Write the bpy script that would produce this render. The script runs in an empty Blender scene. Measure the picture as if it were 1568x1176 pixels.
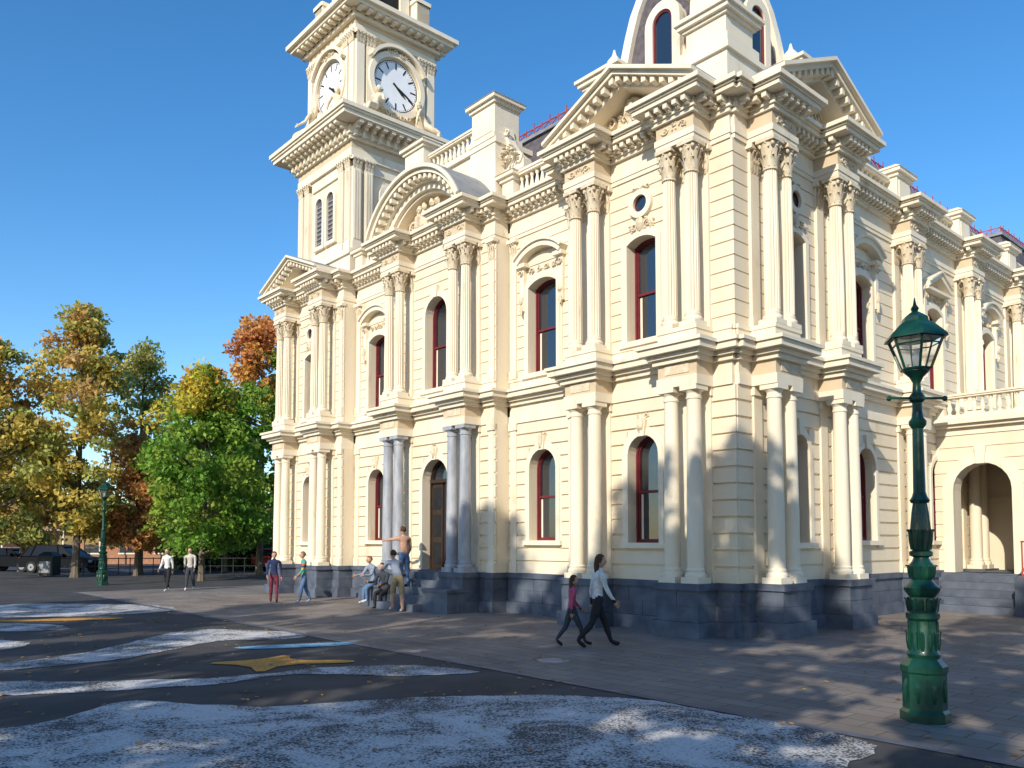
import bpy, bmesh, math, random
import numpy as np
from mathutils import Vector, Matrix, noise
R=math.radians
random.seed(7)
scene=bpy.context.scene
# ------------------------------------------------------------------ materials
def new_mat(name):
    m=bpy.data.materials.new(name); m.use_nodes=True
    nt=m.node_tree; b=nt.nodes['Principled BSDF']; return m,nt,b
def mat_noise(name,c1,c2,scale=3,rough=.8,bump=.15,bscale=40,metal=0,stretch=None,c3=None,spec=.3,coat=0):
    m,nt,b=new_mat(name)
    tc=nt.nodes.new('ShaderNodeTexCoord'); mp=nt.nodes.new('ShaderNodeMapping')
    nt.links.new(tc.outputs['Object'],mp.inputs[0])
    if stretch: mp.inputs['Scale'].default_value=stretch
    n=nt.nodes.new('ShaderNodeTexNoise'); n.inputs['Scale'].default_value=scale; n.inputs['Detail'].default_value=6
    nt.links.new(mp.outputs[0],n.inputs[0])
    cr=nt.nodes.new('ShaderNodeValToRGB'); cr.color_ramp.elements[0].position=.35; cr.color_ramp.elements[1].position=.65
    cr.color_ramp.elements[0].color=(*c1,1); cr.color_ramp.elements[1].color=(*c2,1)
    if c3:
        e=cr.color_ramp.elements.new(.28); e.color=(*c3,1)
    nt.links.new(n.outputs[0],cr.inputs[0]); nt.links.new(cr.outputs[0],b.inputs['Base Color'])
    b.inputs['Roughness'].default_value=rough; b.inputs['Metallic'].default_value=metal
    b.inputs['Specular IOR Level'].default_value=spec
    b.inputs['Coat Weight'].default_value=coat
    if bump>0:
        n2=nt.nodes.new('ShaderNodeTexNoise'); n2.inputs['Scale'].default_value=bscale; n2.inputs['Detail'].default_value=4
        nt.links.new(tc.outputs['Object'],n2.inputs[0])
        bp=nt.nodes.new('ShaderNodeBump'); bp.inputs['Strength'].default_value=bump; bp.inputs['Distance'].default_value=.02
        nt.links.new(n2.outputs[0],bp.inputs['Height']); nt.links.new(bp.outputs[0],b.inputs['Normal'])
    return m
M={}
M['wall']=mat_noise('cream_render',(.72,.62,.46),(.78,.685,.53),1.3,.85,.12,30,stretch=(1,1,.3),c3=(.62,.52,.37))
M['trim']=mat_noise('cream_trim',(.75,.66,.505),(.80,.72,.575),2.2,.8,.15,45,stretch=(1,1,.35),c3=(.62,.53,.39))
M['tan']=mat_noise('tan_stone',(.58,.46,.31),(.64,.52,.36),2.5,.85,.2,40)
M['orn']=mat_noise('carved_stone',(.60,.49,.34),(.75,.65,.49),9,.85,.4,50)
M['blue']=mat_noise('bluestone',(.068,.082,.115),(.12,.14,.178),2.5,.6,.35,35)
M['grey']=mat_noise('grey_column_stone',(.27,.29,.33),(.42,.43,.46),6,.45,.1,60,stretch=(1,1,.3))
M['maroon']=mat_noise('maroon_paint',(.13,.018,.024),(.17,.025,.033),5,.45,.05,30)
M['brown']=mat_noise('dark_varnished_timber',(.03,.018,.012),(.055,.032,.02),5,.5,.05,30,stretch=(6,6,1))
M['slate']=mat_noise('roof_slate',(.08,.07,.08),(.14,.12,.125),6,.7,.3,25,spec=.15)
M['lead']=mat_noise('lead_flashing',(.20,.21,.22),(.28,.29,.30),3,.6,.1,20)
M['red']=mat_noise('red_iron',(.35,.05,.04),(.42,.08,.06),5,.5,0)
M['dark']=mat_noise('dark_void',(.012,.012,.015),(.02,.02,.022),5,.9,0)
M['white']=mat_noise('clock_opal_glass',(.78,.80,.83),(.84,.85,.87),3,.35,0)
M['black']=mat_noise('black_iron',(.012,.013,.016),(.02,.02,.022),5,.5,0)
M['green']=mat_noise('green_iron_paint',(.003,.034,.021),(.006,.056,.035),7,.35,.15,25,coat=.2,spec=.4)
m,nt,b=new_mat('window_glass'); b.inputs['Base Color'].default_value=(.012,.017,.026,1); b.inputs['Roughness'].default_value=.03; b.inputs['Specular IOR Level'].default_value=.9; b.inputs['IOR'].default_value=1.7
tc=nt.nodes.new('ShaderNodeTexCoord'); n2=nt.nodes.new('ShaderNodeTexNoise'); n2.inputs['Scale'].default_value=1.5
nt.links.new(tc.outputs['Object'],n2.inputs[0]); bp=nt.nodes.new('ShaderNodeBump'); bp.inputs['Strength'].default_value=.06; bp.inputs['Distance'].default_value=.05
nt.links.new(n2.outputs[0],bp.inputs['Height']); nt.links.new(bp.outputs[0],b.inputs['Normal']); M['glass']=m
m,nt,b=new_mat('car_glass'); b.inputs['Base Color'].default_value=(.008,.01,.012,1); b.inputs['Roughness'].default_value=.2; b.inputs['Specular IOR Level'].default_value=.2; M['carglass']=m
m,nt,b=new_mat('lantern_glass'); b.inputs['Base Color'].default_value=(.85,.9,.9,1); b.inputs['Roughness'].default_value=.08; b.inputs['Transmission Weight'].default_value=.92; b.inputs['IOR'].default_value=1.1; M['lglass']=m
# ------------------------------------------------------------------ geometry accumulation
UX,UY=-0.662,0.749
VX,VY=0.749,0.662
OX,OY=4.426,16.04
def L2(a,b): return (OX+UX*a+VX*b, OY+UY*a+VY*b)
FRONT=((OX,OY),(UX,UY),(-VX,-VY))
SIDE=((OX,OY),(VX,VY),(-UX,-UY))
FR=FRONT
G={}
ZM=[False]
def zmap(z):
    if not ZM[0] or z<=10: return z
    if z<11.25: return 10+(z-10)*.8
    if z<15: return z-.25
    if z<16: return z-.25*(16-z)
    return z
def setf(f):
    global FR; FR=f
def fr_off(f,s,o):
    (x,y),(sx,sy),(ox,oy)=f
    return ((x+sx*s+ox*o,y+sy*s+oy*o),(sx,sy),(ox,oy))
def P(s,o,z):
    (x,y),(sx,sy),(ox,oy)=FR
    return (x+sx*s+ox*o,y+sy*s+oy*o,zmap(z))
def acc(key):
    if key not in G: G[key]=([],[])
    return G[key]
def add(key,pts,faces):
    V,F=acc(key); n=len(V)
    V.extend(P(*p) for p in pts); F.extend([tuple(i+n for i in f) for f in faces])
BF=[(0,1,2,3),(4,7,6,5),(0,4,5,1),(1,5,6,2),(2,6,7,3),(3,7,4,0)]
def box(key,s0,s1,o0,o1,z0,z1):
    add(key,[(s0,o0,z0),(s1,o0,z0),(s1,o1,z0),(s0,o1,z0),(s0,o0,z1),(s1,o0,z1),(s1,o1,z1),(s0,o1,z1)],BF)
def frustum(key,s,o,h0,h1,z0,z1):
    add(key,[(s-h0,o-h0,z0),(s+h0,o-h0,z0),(s+h0,o+h0,z0),(s-h0,o+h0,z0),(s-h1,o-h1,z1),(s+h1,o-h1,z1),(s+h1,o+h1,z1),(s-h1,o+h1,z1)],BF)
def prism(key,poly,o0,o1):
    n=len(poly)
    pts=[(s,o0,z) for s,z in poly]+[(s,o1,z) for s,z in poly]
    F=[tuple(range(n)),tuple(range(2*n-1,n-1,-1))]
    F+=[(i,(i+1)%n,n+(i+1)%n,n+i) for i in range(n)]
    add(key,pts,F)
def ring(key,outer,inner,o0,o1,closed=True):
    n=len(outer)
    pts=[(s,o0,z) for s,z in outer]+[(s,o0,z) for s,z in inner]+[(s,o1,z) for s,z in outer]+[(s,o1,z) for s,z in inner]
    F=[]
    for i in range(n if closed else n-1):
        j=(i+1)%n
        F+=[(i,j,n+j,n+i),(2*n+i,3*n+i,3*n+j,2*n+j),(i,2*n+i,2*n+j,j),(n+i,n+j,3*n+j,3*n+i)]
    if not closed:
        F+=[(0,n,3*n,2*n),(n-1,3*n-1,4*n-1,2*n-1)]
    add(key,pts,F)
def lathe(key,s,o,prof,n=14,flute=0,rot=0):
    pts=[];F=[]
    for k,(r,z) in enumerate(prof):
        for i in range(n):
            t=2*math.pi*i/n+rot; rr=r*(1-flute*(i%2))
            pts.append((s+rr*math.cos(t),o+rr*math.sin(t),z))
    for k in range(len(prof)-1):
        for i in range(n):
            j=(i+1)%n; F.append((k*n+i,k*n+j,(k+1)*n+j,(k+1)*n+i))
    F.append(tuple(range(n-1,-1,-1))); F.append(tuple((len(prof)-1)*n+i for i in range(n)))
    add(key,pts,F)
BR=random.Random(99)
def blob(key,s,o,z,rs,ro,rz,n=7,m=5,jit=None):
    if jit is None: jit=.28 if key.endswith('|orn') else 0
    pts=[];F=[]
    for k in range(m+1):
        ph=math.pi*k/m
        for i in range(n):
            t=2*math.pi*i/n; q=1+BR.uniform(-jit,jit)
            pts.append((s+rs*q*math.sin(ph)*math.cos(t),o+ro*q*math.sin(ph)*math.sin(t),z+rz*q*math.cos(ph)))
    for k in range(m):
        for i in range(n):
            j=(i+1)%n; F.append((k*n+i,k*n+j,(k+1)*n+j,(k+1)*n+i))
    add(key,pts,F)
def scroll(key,s,o,z,r,dep,turn=1,w=.3):
    outer=[];inner=[]
    for i in range(19):
        t=i/18; a=turn*(t*2.6*math.pi); rr=r*(1-.8*t)
        outer.append((s+rr*math.cos(a),z+rr*math.sin(a))); r2=rr-r*w*(1-.75*t); inner.append((s+r2*math.cos(a),z+r2*math.sin(a)))
    ring(key,outer,inner,o-.02,o+dep,False)
def ornament(key,s,o,z,w,h,n=14,depth=.05,seed=0):
    rnd=random.Random(seed)
    r=min(h*.45,w*.16)
    k=max(1,int(w/2/(r*2.1)))
    for sg in (-1,1):
        for i in range(k):
            x=(i+.6)*(w/2)/(k+.1)
            scroll(key,s+sg*x,o,z+(r*.1 if i%2 else -r*.1),r,depth*.9,sg*(1 if i%2 else -1))
    for i in range(n):
        x=rnd.uniform(0,1); zz=rnd.uniform(-.45,.45)*h*(1-x*.3)
        rr=rnd.uniform(.07,.14)*min(w,h*1.4)
        for sg in (-1,1):
            blob(key,s+sg*x*w/2,o,z+zz,rr*rnd.uniform(.6,1.1),depth*rnd.uniform(.7,1.2),rr*rnd.uniform(.5,1.0),6,4)
def outline(op,g=0,nb=12,closebottom=True):
    s,w,zb,zt,k=op
    h=w/2+g; zb2=zb-(g if closebottom else 0)
    if k=='arch':
        zs=zt-w/2; arc=[(s+h*math.cos(math.pi-math.pi*i/nb),zs+h*math.sin(math.pi*i/nb)) for i in range(nb+1)]
    elif k=='seg':
        rise=.16*w; Rr=(w*w/4+rise*rise)/(2*rise); zc=zt-Rr; Rg=Rr+g; a0=math.asin(h/Rg)
        arc=[(s+Rg*math.sin(-a0+2*a0*i/nb),zc+Rg*math.cos(-a0+2*a0*i/nb)) for i in range(nb+1)]
    else:
        arc=[(s-h+2*h*i/nb,zt+g) for i in range(nb+1)]
    return [(s-h,zb2)]+arc+[(s+h,zb2)]
def half_at(op,z,g):
    s,w,zb,zt,k=op; h=w/2+g
    if z<zb-g: return h
    if k=='arch':
        zs=zt-w/2
        if z<=zs: return h
        d=z-zs
        return math.sqrt(max(h*h-d*d,0))
    return h
def wall(key,s0,s1,o,z0,z1,ops,th=.45,course=.33,proud=.035,gap=.035,skin_s0=None,skin_s1=None):
    cur=s0
    for op in sorted(ops):
        s,w,zb,zt,k=op
        if s-w/2>cur: box(key,cur,s-w/2,o-th,o,z0,z1)
        if zb>z0: box(key,s-w/2,s+w/2,o-th,o,z0,zb)
        arc=outline(op)[1:-1]
        for i in range(len(arc)-1):
            (a,za),(b,zb_)=arc[i],arc[i+1]
            prism(key,[(a,za),(b,zb_),(b,z1),(a,z1)],o-th,o)
        cur=s+w/2
    if cur<s1: box(key,cur,s1,o-th,o,z0,z1)
    if course:
        n=max(1,round((z1-z0)/course)); c=(z1-z0)/n
        A=s0 if skin_s0 is None else skin_s0; B=s1 if skin_s1 is None else skin_s1
        for i in range(n):
            c0=z0+i*c+gap/2; c1=z0+(i+1)*c-gap/2
            iv=[(A,B)]
            for op in ops:
                if c1<op[2]-.12 or c0>op[3]+.13: continue
                hh=half_at(op,c0,.12)
                new=[]
                for a,b in iv:
                    l=op[0]-hh; r=op[0]+hh
                    if r<=a or l>=b: new.append((a,b)); continue
                    if l>a: new.append((a,l))
                    if r<b: new.append((r,b))
                iv=new
            for a,b in iv:
                if b-a>.02: box(key,a,b,o-.02,o+proud,c0,c1)
def window(op,o,door=False,sill=True,key='stone_mouldings|trim'):
    s,w,zb,zt,k=op
    o2=outline(op,.13,closebottom=False)
    ring(key,o2,outline(op,-.001,closebottom=False),o-.02,o+.085,False)
    o3=outline(op,.19,closebottom=False)
    ring(key,o3,outline(op,.13,closebottom=False),o-.02,o+.055,False)
    if sill: box(key,s-w/2-.2,s+w/2+.2,o-.3,o+.14,zb-.12,zb-.001)
    fm='window_frames|maroon' if not door else 'entrance_door|brown'
    ring(fm,outline(op,-.002),outline(op,-.05),o-.30,o-.2)
    ring(fm,outline(op,-.05),outline(op,-.08),o-.30,o-.235)
    zm=zb+(zt-zb)*.48
    if not door:
        box('window_frames|maroon',s-w/2+.05,s+w/2-.05,o-.3,o-.225,zm-.028,zm+.028)
        for sg in (-1,1): box('window_blinds|trim',min(s+sg*(w/2-.09),s+sg*(w/2-.15)),max(s+sg*(w/2-.09),s+sg*(w/2-.15)),o-.29,o-.276,zb+.08,zm-.05)
    else:
        box(fm,s-w/2+.05,s+w/2-.05,o-.3,o-.16,zt-w/2-.05,zt-w/2+.05)
        for sg in (-1,1):
            box(fm,s+sg*w/4-w/4+.05,s+sg*w/4+w/4-.05,o-.3,o-.24,zb,zt-w/2-.05)
            for q in range(3): box('entrance_door|dark',s+sg*w/4-w/4+.12,s+sg*w/4+w/4-.12,o-.25,o-.232,zb+.15+q*.8,zb+.8+q*.8)
    pg=outline(op,-.05); prism('window_glass|glass',pg,o-.34,o-.28)
    if k=='arch':
        prism(key,[(s-.08,zt-.03),(s+.08,zt-.03),(s+.12,zt+.32),(s-.12,zt+.32)],o-.02,o+.14)
def leafstrip(key,cx,co,z,ang,w,h,r0,out):
    pts=[];F=[]
    ca,sa=math.cos(ang),math.sin(ang)
    for k,(t,rr,ww) in enumerate([(0,r0,.7),(.45,r0+.015,1),(.8,r0+out*.6,.9),(1,r0+out,.55),(.9,r0+out*1.25,.3)]):
        for sg in (-1,0,1):
            rad=rr+(.012 if sg==0 else 0); x=sg*w*ww/2
            pts.append((cx+rad*ca-x*sa,co+rad*sa+x*ca,z+t*h))
    for k in range(4):
        for j in range(2): F.append((k*3+j,k*3+j+1,(k+1)*3+j+1,(k+1)*3+j))
    add(key,pts,F)
def capital(s,o,z0,z1,r,key='corinthian_capitals|orn'):
    h=z1-z0
    lathe(key,s,o,[(r*1.1,z0),(r*1.1,z0+.04),(r*.9,z0+.05),(r*.98,z0+h*.6),(r*1.35,z0+h*.86)],12)
    for k in range(8): leafstrip(key,s,o,z0+.04,k*math.pi/4,r*.75,h*.36,r*.95,r*.6)
    for k in range(8): leafstrip(key,s,o,z0+.06,(k+.5)*math.pi/4,r*.7,h*.62,r*.95,r*.65)
    for k in range(4):
        t=math.pi/4+k*math.pi/2
        blob(key,s+r*1.45*math.cos(t),o+r*1.45*math.sin(t),z0+h*.78,r*.3,r*.3,r*.36,8,5,.1)
        blob(key,s+r*1.25*math.cos(t+math.pi/4),o+r*1.25*math.sin(t+math.pi/4),z0+h*.85,r*.22,r*.22,r*.25,6,4,.1)
    hh=r*1.5
    box(key,s-hh,s+hh,o-hh,o+hh,z1-h*.13,z1)
ZP=1.05
def col_low(s,o,mat='trim'):
    k='lower_columns|'+mat
    box(k,s-.21,s+.21,o-.21,o+.21,ZP,ZP+.12)
    lathe(k,s,o,[(.205,ZP+.12),(.215,ZP+.16),(.205,ZP+.2),(.18,ZP+.22),(.19,ZP+.27),(.165,ZP+.3),(.165,ZP+1.3),(.142,4.68),(.142,4.72),(.16,4.73),(.16,4.77),(.145,4.78),(.145,4.84),(.19,4.9)],20)
    box(k,s-.2,s+.2,o-.2,o+.2,4.9,5.0)
def col_up(s,o):
    k='fluted_columns|trim'
    box(k,s-.2,s+.2,o-.2,o+.2,6.2,6.3)
    lathe(k,s,o,[(.195,6.3),(.205,6.34),(.19,6.38),(.16,6.40),(.17,6.45),(.15,6.47),(.15,6.5)],18)
    lathe(k,s,o,[(.15,6.5),(.15,7.4),(.126,9.4)],32,.17)
    capital(s,o,9.36,10.0,.138)
def pilaster(s,o,w=.3,low=True,up=True,pr=.09):
    if low: 
        box('pilasters|trim',s-w/2,s+w/2,o-.02,o+pr,ZP,4.82); box('pilasters|trim',s-w/2-.04,s+w/2+.04,o-.02,o+pr+.04,4.82,5.0); box('pilasters|trim',s-w/2-.03,s+w/2+.03,o-.02,o+pr+.03,ZP,ZP+.25)
    if up:
        box('pilasters|trim',s-w/2,s+w/2,o-.02,o+pr,6.2,9.42); box('pilasters|trim',s-w/2-.03,s+w/2+.03,o-.02,o+pr+.03,6.2,6.42)
        for i in range(3):
            leafstrip('corinthian_capitals|orn',s+(i-1)*w*.33,o+pr-.1,9.42,math.pi/2,w*.35,.25,.1,.05)
            leafstrip('corinthian_capitals|orn',s+(i-1)*w*.4,o+pr-.1,9.5,math.pi/2,w*.3,.36,.1,.08)
        box('pilasters|trim',s-w/2-.07,s+w/2+.07,o-.02,o+pr+.08,9.9,9.998)
        box('pilasters|trim',s-w/2+.01,s+w/2-.01,o-.02,o+pr-.01,9.42,9.9)
def plinth(s0,s1,o,th=.5,e=0):
    k='bluestone_plinth|blue'
    box(k,s0-.07,s1+.07,o-th,o+.08,-.1,.30+e)
    box(k,s0+.012,s1-.012,o-th,o-.012,.30,.92)
    for (z0,z1) in ((.305+e,.60),(.612,.915)):
        n=max(1,round((s1-s0)/.75)); off=.5 if z0>.5 else 0
        for i in range(n+1):
            a=s0+(s1-s0)*(i-off)/n+.006; b=s0+(s1-s0)*(i+1-off)/n-.006
            a=max(a,s0); b=min(b,s1)
            if b-a>.03: box(k,a,b,o-th-.001,o,z0,z1)
    box(k,s0-.05,s1+.05,o-th,o+.05,.92-e,ZP+e*.5)
def entab_low(s0,s1,o,th=.5,e=0,pl=True,matf='tan'):
    box('lower_entablature|trim',s0,s1,o-th,o,5.0-e,5.2)
    box('lower_entablature|'+matf,s0+.02,s1-.02,o-th,o-.03,5.2,5.5)
    k='string_course|trim'
    box(k,s0-.06,s1+.06,o-th,o+.06,5.48-e,5.58)
    box(k,s0-.14,s1+.14,o-th,o+.14,5.58,5.67)
    box(k,s0-.27,s1+.27,o-th,o+.27,5.67-e,5.80)
    box(k,s0-.32,s1+.32,o-th,o+.32,5.80,5.87+e)
    if pl:
        box('pedestals|trim',s0+.02,s1-.02,o-th,o-.03,5.87,6.2)
        box('pedestals|trim',s0-.0,s1+.0,o-th,o-.005,6.12,6.201+e)
def dentils(s0,s1,o,z0,z1,proj,w=.1,sp=.2,key='modillions|trim',ends=True):
    n=max(1,round((s1-s0)/sp))
    for i in range(n+1):
        s=s0+(s1-s0)*i/n
        box(key,s-w/2,s+w/2,o-.02,o+proj,z0,z1)
        box(key,s-w/2+.015,s+w/2-.015,o-.02,o+proj*.6,z0-.05,z0)
def entab_up(s0,s1,o,th=.5,e=0,ends=False,matf='tan'):
    k='upper_entablature|trim'
    box(k,s0,s1,o-th,o-.02,10.0-e,10.12); box(k,s0-.02,s1+.02,o-th,o,10.12,10.28)
    box('upper_entablature|'+matf,s0+.01,s1-.01,o-th,o-.03,10.28,10.66)
    box(k,s0-.05,s1+.05,o-th,o+.05,10.64-e,10.74)
    box(k,s0-.09,s1+.09,o-th,o+.09,10.74,10.86)
    box(k,s0-.34,s1+.34,o-th,o+.34,10.98-e,11.09)
    box(k,s0-.38,s1+.38,o-th,o+.38,11.09,11.14)
    box(k,s0-.44,s1+.44,o-th,o+.44,11.14,11.25+e)
    box(k,s0-.07,s1+.07,o-th,o+.07,10.84,10.99)
    dentils(s0+.03,s1-.03,o+.07,10.83,10.97,.22)
    if ends:
        for sg,se in ((-1,s0),(1,s1)):
            nn=max(1,round((min(th,.75))/.2))
            for i in range(nn+1):
                oo=o-.03-i*.2
                if oo<o-th+.05: break
                a,b=(se+sg*.05,se+sg*.29)
                box('modillions|trim',min(a,b),max(a,b),oo-.05,oo+.05,10.832,10.972)
def pair(s,oc=.45,ow=0,mat='trim',orn=True):
    hw=.5
    th=oc+.22-ow+.25
    plinth(s-hw-.02,s+hw+.02,oc+.27,th=th+.05,e=.003)
    for d in (-.28,.28):
        col_low(s+d,oc,mat); col_up(s+d,oc)
        pilaster(s+d,ow,.3)
    entab_low(s-hw,s+hw,oc+.2,th=th,e=.003)
    entab_up(s-hw+.02,s+hw-.02,oc+.2,th=th,e=.003,ends=True)
    if orn:
        ornament('frieze_carving|orn',s,oc+.2-.03,10.47,.82,.26,7,.035,int(s*10)+3)
        box('frieze_carving|orn',s-.3,s+.3,oc+.14,oc+.185,5.26,5.44)
def section(s0,s1,o,low,up,e=0.0,matf='trim',sk0=None,sk1=None,th=.6):
    wall('rusticated_walls|wall',s0,s1,o,ZP-.02,5.02,low,th,.33,.05,.05,sk0,sk1)
    wall('rusticated_walls|wall',s0,s1,o,5.8,10.02,up,th,.30,.025,.03,sk0,sk1)
    plinth(s0+.02,s1-.02,o+.12,.6,e)
    entab_low(s0+.01,s1-.01,o+.09,.5,e,True,matf)
    entab_up(s0+.01,s1-.01,o+.08,.5,e,False,matf)
    for op in low: window(op,o,door=op[2]<1.5,sill=op[2]>1.5)
    for op in up: window(op,o)
def pediment(sc,hw,o,z=11.25,rise=.95,inner=-.3,wallo=.12):
    k='pediments|trim'
    for sg in (-1,1):
        a=(sc+sg*hw,z); b=(sc,z+rise)
        def par(t0,t1): return [(a[0],a[1]+t0),(b[0],b[1]+t0),(b[0],b[1]+t1),(a[0],a[1]+t1)]
        prism(k,par(.0,.10),wallo-.9,o+.34)
        prism(k,par(.10,.18),wallo-.9,o+.44)
        prism('pediments|lead',par(.18,.20),wallo-1.2,o+.40)
        prism(k,par(-.2,.0),wallo-.9,o+.08)
        n=9
        for i in range(n):
            t=(i+.6)/n; x=a[0]+(b[0]-a[0])*t; zz=z+rise*t
            box('modillions|trim',x-.055,x+.055,o+.05,o+.29,zz-.13,zz+.01)
    prism('pediments|tan',[(sc-hw+.3,z-.02),(sc+hw-.3,z-.02),(sc,z+rise-.15)],wallo-.9,wallo+.08)
    ornament('tympanum_carving|orn',sc,wallo+.1,z+.3,1.7,.42,16,.1,int(sc*7))
    blob('tympanum_carving|orn',sc,wallo+.2,z+.38,.2,.14,.26,10,7)
def baluster_row(s0,s1,o,z0,z1,sp=.2,key='balustrades|trim'):
    h=z1-z0
    box(key,s0,s1,o-.14,o+.14,z0,z0+h*.16); box(key,s0,s1,o-.13,o+.13,z1-h*.13,z1); box(key,s0,s1,o-.16,o+.16,z1-h*.06,z1+.012)
    n=max(1,round((s1-s0)/sp)); a=z0+h*.16; q=h*.71
    for i in range(n):
        s=s0+(s1-s0)*(i+.5)/n
        lathe(key,s,o,[(.06,a),(.06,a+.08*q),(.035,a+.14*q),(.075,a+.38*q),(.05,a+.6*q),(.03,a+.78*q),(.055,a+.86*q),(.06,a+q)],8)
def frustum2(key,s,o,h0,g0,h1,g1,z0,z1):
    add(key,[(s-h0,o-g0,z0),(s+h0,o-g0,z0),(s+h0,o+g0,z0),(s-h0,o+g0,z0),(s-h1,o-g1,z1),(s+h1,o-g1,z1),(s+h1,o+g1,z1),(s-h1,o+g1,z1)],BF)
def pier(s,o,hs,ho,z0,z1,key='parapet_piers|trim'):
    box(key,s-hs,s+hs,o-ho,o+ho,z0,z1-.28)
    box(key,s-hs-.07,s+hs+.07,o-ho-.07,o+ho+.07,z0-.002,z0+.14)
    box(key,s-hs+.1,s+hs-.1,o+ho-.01,o+ho+.02,z0+.22,z1-.38)
    box(key,s-hs-.06,s+hs+.06,o-ho-.06,o+ho+.06,z1-.3,z1-.2)
    box(key,s-hs-.14,s+hs+.14,o-ho-.14,o+ho+.14,z1-.2,z1-.1)
    frustum2(key,s,o,hs+.17,ho+.17,hs-.05,ho-.05,z1-.1,z1+.06)
def volute(key,s,o,z,w,h,sg,th=.3):
    pts=[(s,z),(s+sg*w,z)]
    for i in range(11):
        t=i/10; pts.append((s+sg*(w*(1-t)**2.2+.1*w*t*(1-t)*2),z+.18*h+.82*h*t))
    prism(key,pts+[(s,z+h)],o-th/2,o+th/2)
    scroll(key,s+sg*w*.78,o+th/2,z+.2*h,.22*w+.06,.05,1,.35); 
    scroll(key,s+sg*w*.14,o+th/2,z+.86*h,.12*w+.03,.05,-1,.35)
def hood_seg(s,o,hw=.8,z=9.2,tri=False):
    k='window_hoods|trim'
    if tri:
        for sg in (-1,1):
            prism(k,[(s+sg*hw,z),(s,z+.38),(s,z+.52),(s+sg*hw,z+.13)],o-.02,o+.28)
            prism(k,[(s+sg*hw,z+.13),(s,z+.52),(s,z+.57),(s+sg*hw,z+.18)],o-.02,o+.34)
        box(k,s-hw-.02,s+hw+.02,o-.02,o+.25,z-.08,z)
    else:
        rise=.32; Rr=(hw*hw+rise*rise)/(2*rise); a0=math.asin(hw/Rr)
        def arc(r): return [(s+(r)*math.sin(-a0+2*a0*i/14),z+rise-Rr+r*math.cos(-a0+2*a0*i/14)) for i in range(15)]
        ring(k,arc(Rr+.1),arc(Rr-.04),o-.02,o+.26,False); ring(k,arc(Rr+.16),arc(Rr+.1),o-.02,o+.32,False)
        box(k,s-hw-.05,s-hw+.28,o-.02,o+.22,z-.1,z+.0); box(k,s+hw-.28,s+hw+.05,o-.02,o+.22,z-.1,z+.0)
    box(k,s-hw,s-hw+.15,o-.02,o+.12,7.95,z-.08); box(k,s+hw-.15,s+hw,o-.02,o+.12,7.95,z-.08)
    for sg in (-1,1):
        x=s+sg*(hw-.07)
        blob('window_carving|orn',x,o+.12,8.0,.05,.06,.16); blob('window_carving|orn',x,o+.12,8.25,.08,.08,.14)
        scroll('window_carving|orn',x,o+.12,z-.25,.1,.06,sg)
    ornament('window_carving|orn',s,o+.02,z-.22,1.05,.19,12,.05,int(s*13))
def oculus(s,o,z,r=.19):
    def c(rr): return [(s+rr*math.cos(2*math.pi*i/20),z+rr*math.sin(2*math.pi*i/20)) for i in range(20)]
    ring('stone_mouldings|trim',c(r+.13),c(r),o-.02,o+.12)
    ring('window_frames|maroon',c(r+.001),c(r-.025),o-.02,o+.05)
    prism('window_glass|glass',c(r-.02),o-.02,o+.03)
    ornament('window_carving|orn',s,o+.03,z-.47,.68,.36,16,.08,int(s*17))
    ornament('window_carving|orn',s,o+.03,z+.36,.5,.12,6,.05,int(s*19))
    blob('window_carving|orn',s,o+.06,z-.45,.12,.1,.17,8,6)
# ------------------------------------------------------------------ TOWN HALL
ZM[0]=True
def pav_ops(c):
    return [(c,.85,1.85,4.2,'arch')],[(c,.82,6.3,8.62,'seg')]
setf(FRONT)
W=19.9; C=9.95
lo,up=pav_ops(2.3); section(0.0,4.6,0,lo,up,.001,'trim',sk0=-.03)
lo,up=pav_ops(17.6); section(15.3,19.9,0,lo,up,.001,'trim')
for s0,s1,c in ((4.6,7.3,6.0),(12.6,15.3,13.9)):
    section(s0-.0,s1+.0,-.5,[(c,.98,1.9,4.25,'arch')],[(c,1.05,6.25,8.7,'seg')],.0,'trim',th=.45)
    hood_seg(c,-.5)
section(7.3,12.6,0,[(C,1.25,ZP,4.25,'arch')],[(C,1.05,6.3,9.0,'arch')],.0015,'trim')
for c in (2.3,17.6): oculus(c,0,9.35)
for s in (.95,3.65,16.25,18.95): pair(s)
for s in (8.35,11.55): pair(s,mat='grey')
for s in (4.45,7.45,12.45,15.45): pilaster(s,0,.22,pr=.07)
for s in (4.78,7.12,12.78,15.12): pilaster(s,-.5,.22,pr=.08)
pediment(2.3,2.12,.65); pediment(17.6,2.12,.65,rise=.85)
for c in (2.3,6.0,9.95,13.9,17.6):
    oo=-.5 if c in (6.0,13.9) else 0
    blob('window_carving|orn',c,oo+.12,4.45,.1,.1,.2,8,6)
    if c!=9.95: ornament('window_carving|orn',c,oo+.03,4.62,.4,.14,5,.05,int(c*3))
k='entrance_steps|blue'
for i in range(5):
    box(k,C-1.06,C+1.06,0.0,1.55-i*.3,-.05+(.0 if i==0 else i*.2),.2+i*.2-(0.0))
box('bluestone_plinth|blue',C-2.15,C-1.07,.6,1.25,-.05,.55); box('bluestone_plinth|blue',C+1.07,C+2.15,.6,1.25,-.05,.55)
box('bluestone_plinth|blue',C-2.19,C-1.04,.6,1.29,.55,.62); box('bluestone_plinth|blue',C+1.04,C+2.19,.6,1.29,.55,.62)
hs=2.12; rise=1.3; Rr=(hs*hs+rise*rise)/(2*rise); zc=11.25+rise-Rr; a0=math.asin(min(1,hs/Rr))
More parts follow.
